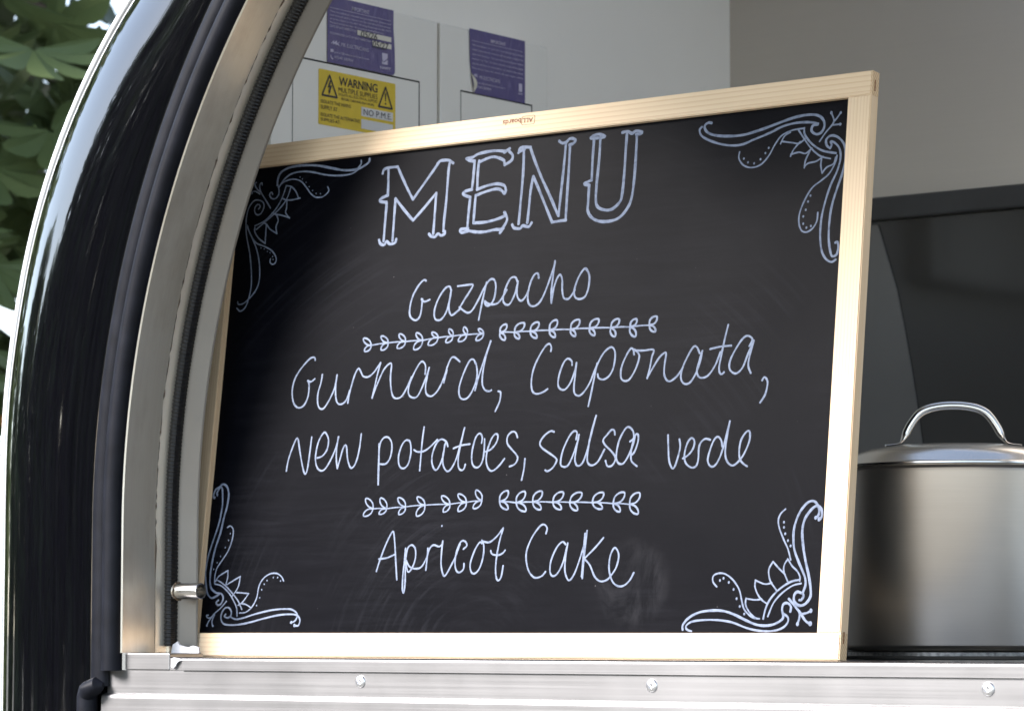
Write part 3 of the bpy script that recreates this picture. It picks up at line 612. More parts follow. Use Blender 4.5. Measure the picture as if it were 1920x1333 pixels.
# chalk pen strokes, in tenths of a millimetre on the board: width, then x, z pairs
CHALK = [
  ('heading_lettering','large outlined block letters reading MENU',[[37,-6641,5615,-6626,5659,-6564,5674,-6419,5675],[37,-6419,5671,-6333,5533,-6229,5375,-6150,5265],[37,-6150,5265,-6020,5417,-5887,5573,-5810,5666],[37,-5826,5661,-5775,5688,-5663,5682,-5592,5642],[37,-5623,5658,-5650,5631,-5653,5464,-5652,5208,-5660,4992,-5658,4851],[37,-5635,4849,-5637,4820,-5685,4804,-5736,4828,-5778,4795,-5833,4805,-5869,4838],[37,-5806,4833,-5806,5024,-5810,5310],[37,-5810,5310,-5968,5155,-6123,5015],[37,-6123,5015,-6268,5150,-6414,5297],[37,-6414,5297,-6411,5072,-6407,4798],[37,-6353,4813,-6366,4771,-6441,4761,-6495,4796,-6529,4757,-6587,4777,-6612,4823],[37,-6541,4804,-6543,5003,-6543,5242,-6558,5267],[37,-6545,5262,-6649,5285,-6627,5319,-6536,5345],[37,-6536,5341,-6543,5482,-6558,5647],[37,-5404,5678,-5319,5684,-5249,5713,-5141,5728,-4996,5732,-4845,5713],[37,-4861,5700,-4785,5738],[37,-4787,5703,-4737,5656,-4748,5598,-4835,5556],[37,-4840,5552,-4852,5604],[37,-4852,5604,-4915,5637,-5038,5664,-5208,5621],[37,-5215,5637,-5221,5504,-5211,5304],[37,-5216,5300,-5078,5332,-4935,5343,-4824,5313,-4794,5253],[37,-4794,5257,-4815,5220,-4854,5258,-4929,5284,-5072,5267,-5219,5234],[37,-5226,5235,-5228,5075,-5227,4915],[37,-5227,4915,-5061,4910,-4895,4931,-4790,4962,-4782,5004],[37,-4794,5005,-4746,4929,-4769,4863,-4823,4802],[37,-4834,4768,-4788,4817],[37,-4811,4805,-4908,4812,-5051,4798,-5197,4809,-5308,4834],[37,-5298,4856,-5371,4856,-5415,4848,-5387,4814,-5296,4827],[37,-5310,4851,-5310,5023,-5303,5222],[37,-5303,5218,-5412,5262,-5386,5293,-5285,5310],[37,-5289,5305,-5281,5470,-5281,5643],[37,-5281,5637,-5353,5650,-5404,5678],[37,-4655,5677,-4625,5733,-4488,5726],[37,-4493,5722,-4405,5548,-4292,5345,-4141,5101,-4029,4906],[37,-4022,4900,-4010,5205,-3999,5472,-3993,5718],[37,-4091,5760,-4046,5731,-3988,5737,-3956,5766,-3909,5771,-3860,5744,-3892,5712,-3943,5702],[37,-3934,5706,-3927,5447,-3924,5159,-3919,4840],[37,-3914,4844,-4109,4834],[37,-4105,4834,-4216,5031,-4329,5232,-4419,5385],[37,-4419,5385,-4441,5223,-4447,5030,-4454,4854],[37,-4393,4853,-4431,4808,-4516,4828,-4548,4798,-4633,4810,-4668,4852],[37,-4577,4852,-4570,5156,-4567,5446,-4581,5703],[37,-4651,5687,-4572,5707],[37,-3653,5751,-3609,5777,-3540,5784,-3459,5751,-3502,5742,-3583,5744,-3641,5746],[37,-3606,5742,-3606,5532,-3599,5269],[37,-3599,5269,-3699,5236,-3624,5214],[37,-3628,5214,-3625,5039,-3621,4925,-3561,4844,-3454,4794,-3316,4783,-3183,4814,-3079,4918,-3033,5046,-3018,5271,-3019,5554,-3024,5738],[37,-3519,5749,-3516,5505,-3526,5221,-3520,5030,-3479,4951,-3373,4912,-3283,4920,-3197,4985,-3170,5058,-3159,5283,-3161,5567,-3161,5757],[37,-3224,5772,-3152,5779,-3092,5750,-3038,5773,-2957,5752,-2985,5734,-3035,5735]],[]),
  ('dish_lettering','handwritten word Gazpacho',[[26,-5854,4290,-5892,4300,-5961,4240,-6035,4118,-6063,3982,-6049,3893,-5981,3841,-5921,3856,-5891,3933,-5887,4079],[26,-5902,4082,-5854,4047,-5777,4066],[26,-5477,4159,-5501,4200,-5560,4184,-5637,4092,-5687,3978,-5694,3882,-5659,3825,-5585,3827,-5520,3910,-5485,4043,-5472,4159],[26,-5472,4159,-5485,4043,-5488,3947,-5456,3877,-5419,3869,-5327,3927],[26,-5383,4196,-5234,4201,-5165,4197,-5191,4140,-5266,4039,-5329,3946],[26,-5335,3951,-5265,3904,-5202,3879,-5144,3906,-5070,4017,-4989,4166,-4924,4238,-4864,4234,-4832,4155,-4843,4022,-4896,3948,-4951,3948,-4978,4001,-4921,3965,-4825,3953,-4756,3987,-4673,4106],[26,-4969,4212,-4993,4089,-5019,3937,-5041,3788],[26,-4526,4183,-4567,4243,-4637,4228,-4697,4108,-4714,3994,-4668,3938,-4610,3949,-4550,4060,-4522,4192],[26,-4522,4192,-4530,4097,-4509,4010,-4458,3968,-4403,4009,-4363,4086],[26,-4234,4211,-4251,4263,-4297,4253,-4347,4161,-4370,4029,-4349,3933,-4287,3895,-4208,3924,-4146,4015,-4080,4181,-4025,4348,-4024,4390],[26,-4024,4390,-4036,4216,-4044,4046,-4032,3917],[26,-4033,3924,-4013,4082,-3976,4193,-3938,4228,-3905,4169,-3894,4055,-3868,3968,-3815,3946,-3771,3972,-3720,4044],[26,-3534,4191,-3580,4270,-3625,4260,-3686,4173,-3727,4044,-3713,3968,-3653,3936,-3575,3959,-3537,4050,-3531,4163,-3553,4230,-3596,4276]],[]),
  ('dish_lettering','handwritten word Gurnard with its comma',[[23,-7434,3452,-7450,3485,-7517,3477,-7632,3378,-7723,3254,-7753,3110,-7723,2979,-7663,2912,-7598,2902,-7539,2939,-7497,3034,-7497,3162,-7524,3215],[23,-7525,3218,-7474,3201,-7417,3232],[23,-7305,3278,-7315,3186,-7347,3059,-7340,2946,-7302,2881,-7239,2878,-7166,2971,-7098,3111,-7078,3262],[23,-7078,3262,-7085,3143,-7071,3014,-7037,2933,-6973,2914,-6905,2959,-6866,3069],[23,-6877,2923,-6869,3005,-6842,3131,-6804,3257,-6760,3321,-6721,3284,-6678,3227,-6605,3215,-6537,3251,-6473,3320,-6432,3373],[23,-6432,3373,-6465,3240,-6490,3099,-6516,2966],[23,-6517,2970,-6461,3113,-6378,3283,-6304,3351,-6266,3341,-6267,3199,-6242,3056,-6202,2967,-6140,2944,-6072,2969,-6011,3061,-5954,3183],[23,-5757,3205,-5760,3299,-5802,3351,-5850,3335,-5927,3213,-5983,3075,-5973,2981,-5909,2943,-5841,2959,-5774,3081,-5727,3204,-5705,3278],[23,-5705,3278,-5724,3172,-5736,3063,-5713,2977,-5641,2947,-5567,2993,-5507,3084,-5460,3206,-5438,3283,-5397,3366,-5350,3379,-5266,3324],[23,-5474,3093,-5457,3175,-5443,3236],[23,-5034,3285,-5072,3338,-5129,3321,-5202,3178,-5246,3025,-5226,2923,-5164,2890,-5090,2925,-5024,3045,-5001,3168,-5028,3285,-5049,3306],[23,-5014,2986,-4983,3121,-4931,3288,-4878,3439,-4847,3537],[23,-4843,3536,-4892,3378,-4922,3195,-4918,3056,-4873,2984,-4813,2966,-4782,2977],[23,-4684,2960,-4648,2943,-4649,2859,-4672,2799,-4704,2736]],[]),
  ('dish_lettering','handwritten word Caponata with its comma',[[24,-3990,3374,-3987,3421,-4017,3458,-4069,3433,-4145,3328,-4210,3191,-4229,3052,-4206,2943,-4145,2906,-4060,2920,-3996,2953],[24,-3682,3203,-3694,3250,-3749,3279,-3802,3233,-3848,3111,-3857,3004,-3824,2948,-3756,2937,-3687,3011,-3641,3132,-3625,3227],[24,-3625,3227,-3629,3101,-3636,2962,-3619,2885,-3561,2859,-3498,2895,-3423,2998,-3361,3149,-3280,3298,-3193,3370,-3137,3359,-3108,3289,-3119,3152,-3167,3062,-3238,3023,-3305,3039,-3327,3086],[24,-3343,3206,-3370,3042,-3394,2890,-3422,2738],[24,-2856,3275,-2876,3337,-2913,3339,-2970,3251,-3015,3131,-3006,3024,-2948,2991,-2886,3018,-2821,3121,-2785,3241,-2808,3295,-2857,3332],[24,-2847,3320,-2727,3314,-2603,3315,-2620,3232,-2637,3112,-2661,3007],[24,-2662,3013,-2601,3110,-2519,3227,-2451,3276,-2434,3253,-2444,3148,-2441,3042,-2399,2972,-2344,2965,-2267,3018,-2202,3105],[24,-1998,3245,-2040,3314,-2085,3317,-2149,3223,-2210,3091,-2220,2986,-2170,2924,-2099,2935,-2035,3022,-1990,3139,-1965,3270],[24,-1965,3270,-2000,3155,-2019,3051,-1987,2990,-1924,2979,-1856,3013,-1784,3114,-1732,3245],[24,-1655,3532,-1689,3377,-1720,3200,-1737,3082,-1724,3021,-1696,3005,-1671,3026],[24,-1868,3283,-1737,3302,-1599,3305],[24,-1370,3288,-1337,3358,-1392,3398,-1452,3379,-1532,3279,-1601,3149,-1603,3060,-1556,3013,-1503,3007,-1437,3066,-1378,3212,-1318,3345],[24,-1318,3345,-1359,3181,-1368,3078,-1331,2999],[24,-1183,2914,-1159,2946,-1122,2918,-1113,2859,-1137,2757,-1191,2679]],[]),
  ('dish_lettering','handwritten word new',[[23,-7734,2161,-7717,2289,-7670,2431,-7623,2532,-7592,2521,-7548,2379,-7486,2201,-7445,2121,-7416,2144,-7400,2278,-7385,2546],[23,-7277,2298,-7196,2319,-7132,2396,-7124,2507,-7174,2585,-7216,2582,-7277,2481,-7301,2323,-7277,2211,-7219,2153,-7147,2159,-7074,2252,-7007,2392,-6971,2533],[23,-6976,2533,-6988,2407,-6980,2280,-6951,2166],[23,-6951,2166,-6922,2278,-6893,2388,-6862,2434,-6837,2402,-6809,2275,-6768,2187,-6729,2165,-6680,2223,-6645,2364,-6633,2555]],[]),
  ('dish_lettering','handwritten word potatoes with its comma',[[28,-6351,2429,-6339,2259,-6328,2102,-6317,1962],[23,-6346,2385,-6329,2455,-6284,2500,-6223,2498,-6171,2441,-6157,2347,-6177,2254,-6231,2196,-6312,2196],[23,-5903,2447,-5958,2457,-6012,2404,-6049,2281,-6028,2171,-5964,2135,-5899,2182,-5872,2306,-5888,2415,-5915,2450],[23,-5708,2598,-5719,2456,-5721,2285,-5722,2103],[23,-5830,2343,-5774,2318,-5685,2323,-5601,2366,-5501,2448],[23,-5342,2365,-5371,2420,-5442,2449,-5507,2409,-5554,2295,-5553,2187,-5506,2108,-5458,2122,-5402,2244,-5390,2382],[23,-5379,2405,-5403,2259,-5386,2151,-5327,2084,-5271,2109,-5212,2207,-5169,2359,-5122,2567],[23,-5122,2564,-5154,2404,-5178,2251,-5166,2128,-5123,2089,-5086,2103,-5071,2153],[23,-5259,2339,-5151,2369,-5028,2380],[23,-4862,2386,-4860,2455,-4902,2495,-4955,2443,-4988,2291,-4976,2168,-4922,2113,-4857,2134,-4819,2239,-4824,2430],[23,-4803,2285,-4721,2312,-4652,2386,-4640,2462,-4680,2478,-4731,2419,-4776,2284,-4773,2162,-4727,2084,-4669,2070,-4588,2125,-4523,2199],[23,-4363,2429,-4395,2486,-4452,2493,-4504,2441,-4497,2365,-4434,2302,-4362,2239,-4339,2193,-4371,2134,-4444,2109],[24,-4237,2189,-4240,2078,-4261,1953]],[]),
  ('dish_lettering','handwritten word salsa',[[24,-3862,2473,-3914,2482,-3996,2432,-4046,2357,-4012,2301,-3901,2236,-3811,2180,-3802,2141,-3849,2074,-3912,2041,-3946,2054],[24,-3555,2377,-3549,2453,-3592,2470,-3652,2411,-3724,2261,-3743,2124,-3708,2085,-3643,2093,-3586,2195,-3534,2346,-3519,2429],[24,-3519,2429,-3539,2300,-3551,2163,-3521,2094,-3474,2092,-3431,2144,-3387,2280,-3341,2491,-3306,2630],[24,-3306,2630,-3342,2506,-3374,2340,-3387,2173,-3363,2104,-3305,2087,-3235,2130,-3162,2256],[24,-3037,2411,-3050,2457,-3088,2463,-3148,2407,-3189,2356,-3157,2302,-3077,2238,-3017,2176,-3012,2123,-3054,2072,-3109,2073,-3138,2132],[24,-2831,2328,-2785,2364,-2800,2440,-2859,2487,-2912,2459,-2976,2341,-3000,2190,-2974,2107,-2908,2090,-2850,2155,-2788,2289,-2761,2400,-2727,2392,-2726,2316,-2763,2213,-2806,2176],[24,-2777,2378,-2804,2259,-2805,2169,-2787,2108,-2717,2058]],[]),
  ('dish_lettering','handwritten word verde',[[24,-2338,2380,-2322,2242,-2302,2107,-2259,2024,-2224,2038,-2188,2148,-2170,2252,-2187,2330],[24,-2127,2122,-2055,2159,-1999,2231,-1992,2305,-2034,2336,-2083,2278,-2109,2160,-2084,2071,-2009,2021,-1948,2037,-1927,2110,-1928,2228,-1906,2287,-1855,2322,-1789,2309],[24,-1633,2233,-1651,2300,-1698,2338,-1747,2296,-1791,2179,-1805,2091,-1771,2031,-1718,2029,-1662,2101,-1612,2247,-1556,2498],[24,-1556,2498,-1577,2363,-1591,2202,-1574,2098,-1517,2035,-1456,2036,-1367,2121,-1299,2265,-1295,2367,-1334,2380,-1397,2298,-1415,2181,-1399,2092,-1352,2040,-1303,2013]],[]),
  ('dish_lettering','handwritten word Apricot',[[23,-6237,972,-6193,1114,-6128,1278,-6059,1405,-6028,1404,-5998,1276,-5966,1093,-5927,874],[23,-6217,1111,-6099,1122,-5988,1159],[23,-5835,1227,-5837,1091,-5843,928,-5833,765,-5810,728,-5803,837,-5814,982,-5822,1109,-5804,1227,-5749,1262,-5693,1216,-5682,1107,-5722,999,-5777,963,-5818,1091,-5759,1021,-5675,995,-5584,1015,-5514,1123],[23,-5512,1222,-5512,1105,-5517,978],[23,-5519,1105,-5488,1213,-5435,1257,-5352,1238,-5304,1268],[23,-5307,1300,-5311,1174,-5303,1030,-5262,921,-5227,918,-5168,1010,-5110,1117,-5056,1260],[23,-5004,1205,-4958,1244,-4990,1291,-5047,1287,-5094,1189,-5109,1063,-5084,973,-5036,946,-4982,981,-4979,1044],[23,-4749,1264,-4784,1273,-4843,1185,-4890,1042,-4870,953,-4818,931,-4756,987,-4718,1111,-4719,1236,-4752,1298],[23,-4745,1290,-4648,1274,-4553,1332,-4465,1428],[23,-4465,1424,-4503,1286,-4526,1127,-4530,984,-4509,878,-4477,851,-4443,895,-4428,1013]],[[-5336,1469,25]]),
  ('dish_lettering','handwritten word Cake',[[23,-4617,1181,-4591,1142,-4511,1130,-4446,1152,-4417,1182],[23,-3871,1356,-3861,1416,-3909,1456,-3972,1427,-4070,1296,-4122,1138,-4085,979,-4010,890,-3943,876,-3879,898,-3839,941],[23,-3593,1232,-3639,1262,-3710,1202,-3774,1063,-3778,940,-3736,891,-3674,922,-3609,1043,-3566,1247],[23,-3566,1244,-3581,1095,-3579,955,-3538,859,-3494,850,-3437,936,-3377,1110,-3327,1283],[23,-3318,1377,-3327,1231,-3333,1057,-3337,862],[30,-3339,1345,-3342,1162,-3344,883],[23,-3093,1296,-3191,1194,-3330,1074],[23,-3330,1074,-3249,1004,-3174,881,-3095,829,-3011,842,-2952,896,-2895,982,-2874,1102,-2912,1176,-2950,1176,-2989,1087,-2988,948,-2935,827,-2856,775,-2773,783,-2704,842,-2662,917]],[]),
  ('leaf_divider','row of drawn leaf pairs pointing right under Gazpacho',[[22,-6594,3583,-6619,3632,-6671,3666,-6722,3670,-6709,3631,-6658,3595,-6594,3583],[22,-6594,3583,-6648,3579,-6685,3552,-6689,3518,-6645,3518,-6606,3542,-6594,3583],[22,-6340,3598,-6362,3644,-6410,3676,-6457,3681,-6446,3644,-6400,3610,-6340,3598],[22,-6340,3598,-6400,3590,-6438,3558,-6440,3521,-6392,3522,-6351,3552,-6340,3598],[22,-6084,3599,-6098,3646,-6142,3683,-6188,3692,-6183,3655,-6142,3617,-6084,3599],[22,-6084,3599,-6148,3597,-6194,3568,-6202,3530,-6151,3527,-6102,3553,-6084,3599],[22,-5833,3598,-5848,3644,-5891,3680,-5937,3689,-5931,3652,-5891,3615,-5833,3598],[22,-5833,3598,-5906,3587,-5952,3547,-5953,3501,-5894,3503,-5845,3541,-5833,3598],[22,-5606,3617,-5627,3654,-5668,3680,-5706,3682,-5695,3652,-5656,3625,-5606,3617],[22,-5606,3617,-5680,3616,-5734,3585,-5746,3541,-5687,3536,-5630,3564,-5606,3617],[22,-5394,3623,-5395,3661,-5422,3695,-5458,3708,-5461,3679,-5437,3645,-5394,3623],[22,-5394,3623,-5449,3618,-5486,3590,-5489,3555,-5445,3555,-5406,3581,-5394,3623],[22,-5194,3628,-5188,3664,-5209,3700,-5242,3718,-5252,3690,-5234,3654,-5194,3628],[22,-5194,3628,-5256,3626,-5301,3597,-5309,3559,-5259,3556,-5212,3582,-5194,3628],[22,-4955,3625,-4968,3657,-5000,3680,-5032,3684,-5025,3658,-4995,3634,-4955,3625],[22,-4955,3625,-5011,3620,-5050,3591,-5055,3556,-5009,3555,-4968,3581,-4955,3625],[17,-6594,3583,-6467,3594,-6340,3598],[17,-6340,3598,-6212,3602,-6084,3599],[17,-6084,3599,-5959,3602,-5833,3598],[17,-5833,3598,-5720,3610,-5606,3617],[17,-5606,3617,-5500,3623,-5394,3623],[17,-5394,3623,-5294,3629,-5194,3628],[17,-5194,3628,-5075,3629,-4955,3625]],[]),
  ('leaf_divider','row of drawn leaf pairs opening right, under Gazpacho and above Caponata',[[26,-4722,3626,-4666,3637,-4634,3672,-4640,3711,-4686,3707,-4720,3674,-4722,3626],[26,-4722,3626,-4719,3583,-4687,3548,-4647,3536,-4643,3569,-4672,3605,-4722,3626],[26,-4519,3616,-4442,3622,-4392,3661,-4389,3711,-4452,3713,-4506,3677,-4519,3616],[26,-4519,3616,-4512,3578,-4481,3548,-4444,3540,-4444,3570,-4474,3601,-4519,3616],[26,-4296,3615,-4228,3623,-4186,3662,-4188,3707,-4243,3706,-4288,3670,-4296,3615],[26,-4296,3615,-4282,3572,-4242,3541,-4200,3535,-4205,3570,-4243,3602,-4296,3615],[26,-4028,3611,-3962,3628,-3928,3672,-3938,3718,-3992,3711,-4030,3669,-4028,3611],[26,-4028,3611,-4020,3569,-3986,3537,-3946,3529,-3947,3561,-3978,3594,-4028,3611],[26,-3738,3603,-3667,3614,-3625,3656,-3628,3704,-3686,3701,-3732,3663,-3738,3603],[26,-3738,3603,-3734,3565,-3705,3534,-3669,3524,-3668,3554,-3694,3586,-3738,3603],[26,-3482,3601,-3411,3609,-3367,3648,-3367,3695,-3425,3695,-3472,3659,-3482,3601],[26,-3482,3601,-3476,3561,-3445,3528,-3406,3519,-3406,3550,-3435,3584,-3482,3601],[26,-3191,3590,-3128,3599,-3089,3636,-3091,3679,-3142,3677,-3184,3643,-3191,3590],[26,-3191,3590,-3197,3547,-3172,3506,-3133,3488,-3122,3521,-3144,3562,-3191,3590],[26,-2932,3584,-2881,3595,-2852,3628,-2857,3665,-2899,3661,-2931,3630,-2932,3584],[26,-2932,3584,-2935,3534,-2904,3491,-2858,3473,-2850,3511,-2878,3556,-2932,3584],[26,-2681,3588,-2622,3599,-2588,3637,-2591,3678,-2640,3675,-2678,3640,-2681,3588],[26,-2681,3588,-2669,3547,-2634,3518,-2596,3513,-2600,3545,-2633,3576,-2681,3588],[19,-4722,3626,-4621,3625,-4519,3616],[19,-4519,3616,-4408,3619,-4296,3615],[19,-4296,3615,-4162,3616,-4028,3611],[19,-4028,3611,-3883,3611,-3738,3603],[19,-3738,3603,-3610,3606,-3482,3601],[19,-3482,3601,-3336,3599,-3191,3590],[19,-3191,3590,-3062,3591,-2932,3584],[19,-2932,3584,-2807,3590,-2681,3588]],[]),
  ('leaf_divider','row of drawn leaf pairs above Apricot',[[20,-6362,1686,-6374,1745,-6423,1792,-6481,1807,-6479,1762,-6433,1713,-6362,1686],[20,-6362,1686,-6434,1682,-6486,1650,-6498,1608,-6441,1606,-6386,1636,-6362,1686],[20,-6159,1682,-6166,1739,-6210,1788,-6265,1806,-6268,1762,-6227,1711,-6159,1682],[20,-6159,1682,-6215,1680,-6257,1657,-6267,1625,-6224,1622,-6180,1644,-6159,1682],[20,-5884,1697,-5901,1751,-5950,1792,-6004,1803,-5998,1761,-5951,1717,-5884,1697],[20,-5884,1697,-5940,1684,-5975,1649,-5974,1613,-5929,1619,-5891,1652,-5884,1697],[20,-5604,1709,-5625,1759,-5675,1796,-5726,1803,-5716,1763,-5669,1724,-5604,1709],[20,-5604,1709,-5676,1687,-5718,1638,-5713,1589,-5654,1600,-5609,1647,-5604,1709],[20,-5243,1711,-5267,1762,-5320,1799,-5373,1805,-5361,1764,-5310,1725,-5243,1711],[20,-5243,1711,-5298,1697,-5332,1662,-5331,1626,-5286,1632,-5250,1665,-5243,1711],[20,-5011,1727,-5034,1778,-5087,1814,-5139,1820,-5127,1779,-5077,1741,-5011,1727],[20,-5011,1727,-5077,1713,-5119,1673,-5120,1630,-5067,1636,-5021,1673,-5011,1727],[20,-4796,1739,-4798,1793,-4837,1840,-4887,1859,-4891,1817,-4856,1769,-4796,1739],[20,-4796,1739,-4859,1730,-4903,1696,-4908,1656,-4857,1658,-4811,1690,-4796,1739],[15,-6362,1686,-6261,1688,-6159,1682],[15,-6159,1682,-6022,1693,-5884,1697],[15,-5884,1697,-5744,1707,-5604,1709],[15,-5604,1709,-5424,1713,-5243,1711],[15,-5243,1711,-5127,1722,-5011,1727],[15,-5011,1727,-4903,1737,-4796,1739]],[]),
  ('leaf_divider','row of drawn leaf pairs above Cake',[[23,-4546,1724,-4474,1743,-4434,1789,-4440,1838,-4498,1830,-4543,1785,-4546,1724],[23,-4546,1724,-4524,1673,-4472,1639,-4420,1635,-4431,1676,-4480,1713,-4546,1724],[23,-4313,1704,-4239,1724,-4197,1773,-4204,1824,-4265,1815,-4311,1768,-4313,1704],[23,-4313,1704,-4286,1648,-4228,1612,-4170,1610,-4184,1655,-4240,1694,-4313,1704],[23,-4086,1707,-4011,1724,-3966,1771,-3969,1821,-4031,1815,-4080,1771,-4086,1707],[23,-4086,1707,-4064,1658,-4014,1625,-3964,1623,-3975,1663,-4023,1698,-4086,1707],[23,-3810,1697,-3731,1708,-3680,1752,-3677,1803,-3741,1801,-3796,1760,-3810,1697],[23,-3810,1697,-3786,1649,-3735,1619,-3687,1618,-3700,1657,-3748,1690,-3810,1697],[23,-3580,1691,-3496,1696,-3436,1737,-3426,1789,-3493,1793,-3557,1756,-3580,1691],[23,-3580,1691,-3563,1642,-3517,1606,-3468,1601,-3475,1640,-3518,1678,-3580,1691],[23,-3276,1680,-3196,1688,-3141,1730,-3135,1782,-3199,1783,-3258,1744,-3276,1680],[23,-3276,1680,-3242,1633,-3184,1608,-3135,1614,-3156,1653,-3212,1681,-3276,1680],[23,-2996,1663,-2913,1675,-2860,1723,-2857,1778,-2924,1775,-2982,1731,-2996,1663],[23,-2996,1663,-2984,1616,-2944,1581,-2899,1574,-2903,1611,-2940,1647,-2996,1663],[23,-2778,1649,-2701,1666,-2655,1716,-2658,1769,-2721,1762,-2771,1716,-2778,1649],[23,-2778,1649,-2763,1593,-2714,1552,-2660,1544,-2665,1588,-2711,1632,-2778,1649],[17,-4546,1724,-4429,1718,-4313,1704],[17,-4313,1704,-4200,1709,-4086,1707],[17,-4086,1707,-3948,1706,-3810,1697],[17,-3810,1697,-3695,1698,-3580,1691],[17,-3580,1691,-3428,1689,-3276,1680],[17,-3276,1680,-3136,1675,-2996,1663],[17,-2996,1663,-2887,1660,-2778,1649]],[]),
  ('corner_flourish','scrolled flourish beside the left of MENU, partly dimmed by shade',[[31,-6865,5812,-6870,5771,-6953,5725,-7078,5698,-7257,5709,-7461,5755,-7666,5801,-7890,5825,-8092,5820,-8230,5777,-8278,5703,-8283,5617],[22,-6991,5802,-6987,5759,-7025,5719],[22,-7001,5714,-7113,5655,-7310,5649,-7512,5674,-7717,5724,-7881,5749,-8062,5739,-8178,5678,-8249,5591],[18,-8285,5641,-8249,5559,-8248,5497,-8294,5454,-8356,5462,-8393,5509,-8365,5538,-8343,5508],[18,-8250,5599,-8174,5650,-8034,5669,-7908,5631,-7819,5554,-7727,5460,-7642,5415,-7542,5414,-7471,5454,-7455,5491,-7479,5528],[18,-8137,5594,-8191,5445,-8278,5319,-8427,5198,-8585,5144],[18,-8060,5574,-8109,5438,-8198,5336,-8311,5252,-8444,5169,-8559,5096],[18,-8139,5597,-8054,5579,-7975,5513,-7921,5425],[18,-7897,5427,-8025,5415,-8117,5423,-8181,5447],[18,-8106,5414,-8100,5328,-8109,5267,-8040,5196],[18,-8040,5199,-8167,5240,-8271,5261,-8325,5284],[18,-8254,5255,-8217,5182,-8243,5106,-8218,5020],[18,-8219,5023,-8332,5082,-8401,5149,-8455,5172],[18,-8401,5149,-8400,5056,-8393,4912],[18,-8394,4915,-8505,4986,-8577,5069,-8583,5125],[18,-8359,5343,-8435,5434,-8530,5544,-8562,5602,-8564,5649,-8535,5666,-8527,5638],[18,-8542,5553,-8594,5589,-8634,5632,-8649,5672,-8625,5678],[18,-8549,5530,-8616,5567,-8668,5571,-8681,5546],[18,-8552,5346,-8527,5379,-8565,5406,-8607,5378,-8611,5323,-8571,5280,-8510,5286,-8467,5358,-8485,5422,-8561,5457,-8643,5451,-8715,5363,-8736,5223,-8706,5032,-8627,4807,-8578,4600,-8557,4397,-8588,4228,-8630,4145,-8698,4113,-8758,4153],[18,-8713,5143,-8609,4993,-8519,4846,-8457,4670,-8434,4482,-8471,4360,-8562,4265,-8657,4204,-8735,4198,-8751,4229],[18,-8707,5158,-8646,5043,-8540,4933,-8389,4875,-8269,4812,-8198,4729,-8201,4667,-8250,4651,-8288,4681,-8285,4720]],[[-7929,5685,17],[-7887,5658,17],[-7825,5612,17],[-7768,5554,17],[-7712,5503,17],[-7651,5462,17],[-7582,5453,17],[-8453,4865,17],[-8400,4848,17],[-8345,4814,17],[-8302,4796,17],[-8255,4744,17],[-8243,4709,17]]),
  ('corner_flourish','scrolled flourish to the right of MENU',[[32,-2040,5764,-2088,5769,-2129,5736,-2098,5675,-2009,5629,-1836,5598,-1615,5591,-1415,5623,-1235,5663,-1039,5708,-859,5731,-710,5719,-625,5667,-600,5593,-632,5525,-696,5510,-756,5552,-743,5607,-683,5613],[28,-2163,5732,-2191,5698,-2155,5629,-2020,5558,-1828,5499,-1641,5485,-1476,5527,-1279,5581,-1116,5637,-952,5657,-787,5648,-679,5623],[20,-845,5589,-997,5582,-1126,5537,-1203,5451,-1277,5329,-1371,5244,-1486,5221,-1590,5256,-1655,5334,-1652,5409],[25,-849,5592,-836,5516,-738,5407,-602,5323,-437,5282],[20,-922,5579,-841,5474,-751,5366,-630,5269,-501,5229],[20,-1020,5563,-1092,5527,-1136,5448],[20,-1118,5472,-987,5445,-903,5430,-832,5473],[20,-888,5447,-965,5371,-1000,5300],[20,-998,5320,-897,5334,-813,5314,-738,5364],[20,-762,5331,-808,5243,-819,5158],[20,-816,5172,-773,5204,-676,5216,-594,5259],[20,-609,5246,-615,5168,-593,5081],[20,-593,5084,-540,5140,-461,5169,-437,5237],[20,-422,5257,-438,5181,-503,5073,-596,5004,-705,4935,-787,4814,-842,4677,-843,4564,-804,4483,-738,4464,-667,4501,-623,4575,-618,4662],[20,-649,5427,-582,5513,-506,5591,-485,5639,-520,5721],[20,-492,5618,-446,5664,-407,5714],[20,-498,5590,-396,5590],[29,-513,5341,-556,5376,-568,5434,-523,5475,-449,5465,-372,5408,-327,5326,-320,5184,-348,5045,-395,4909,-448,4730,-468,4549,-465,4380,-440,4252,-411,4182,-356,4197,-340,4272,-356,4327,-385,4320],[26,-513,5341,-495,5377,-514,5414,-460,5395,-400,5333,-377,5232,-408,5093,-479,4944,-532,4779,-568,4599,-572,4416,-545,4259,-490,4164,-415,4121,-363,4144]],[[-1282,5417,28],[-1321,5364,28],[-1378,5302,28],[-1456,5264,28],[-1536,5283,28],[-1592,5329,28],[-721,4851,28],[-746,4790,28],[-769,4703,28],[-795,4634,28],[-790,4556,28],[-748,4511,28],[-693,4524,28],[-523,5724,38],[-407,5714,35],[-406,5590,35]]),
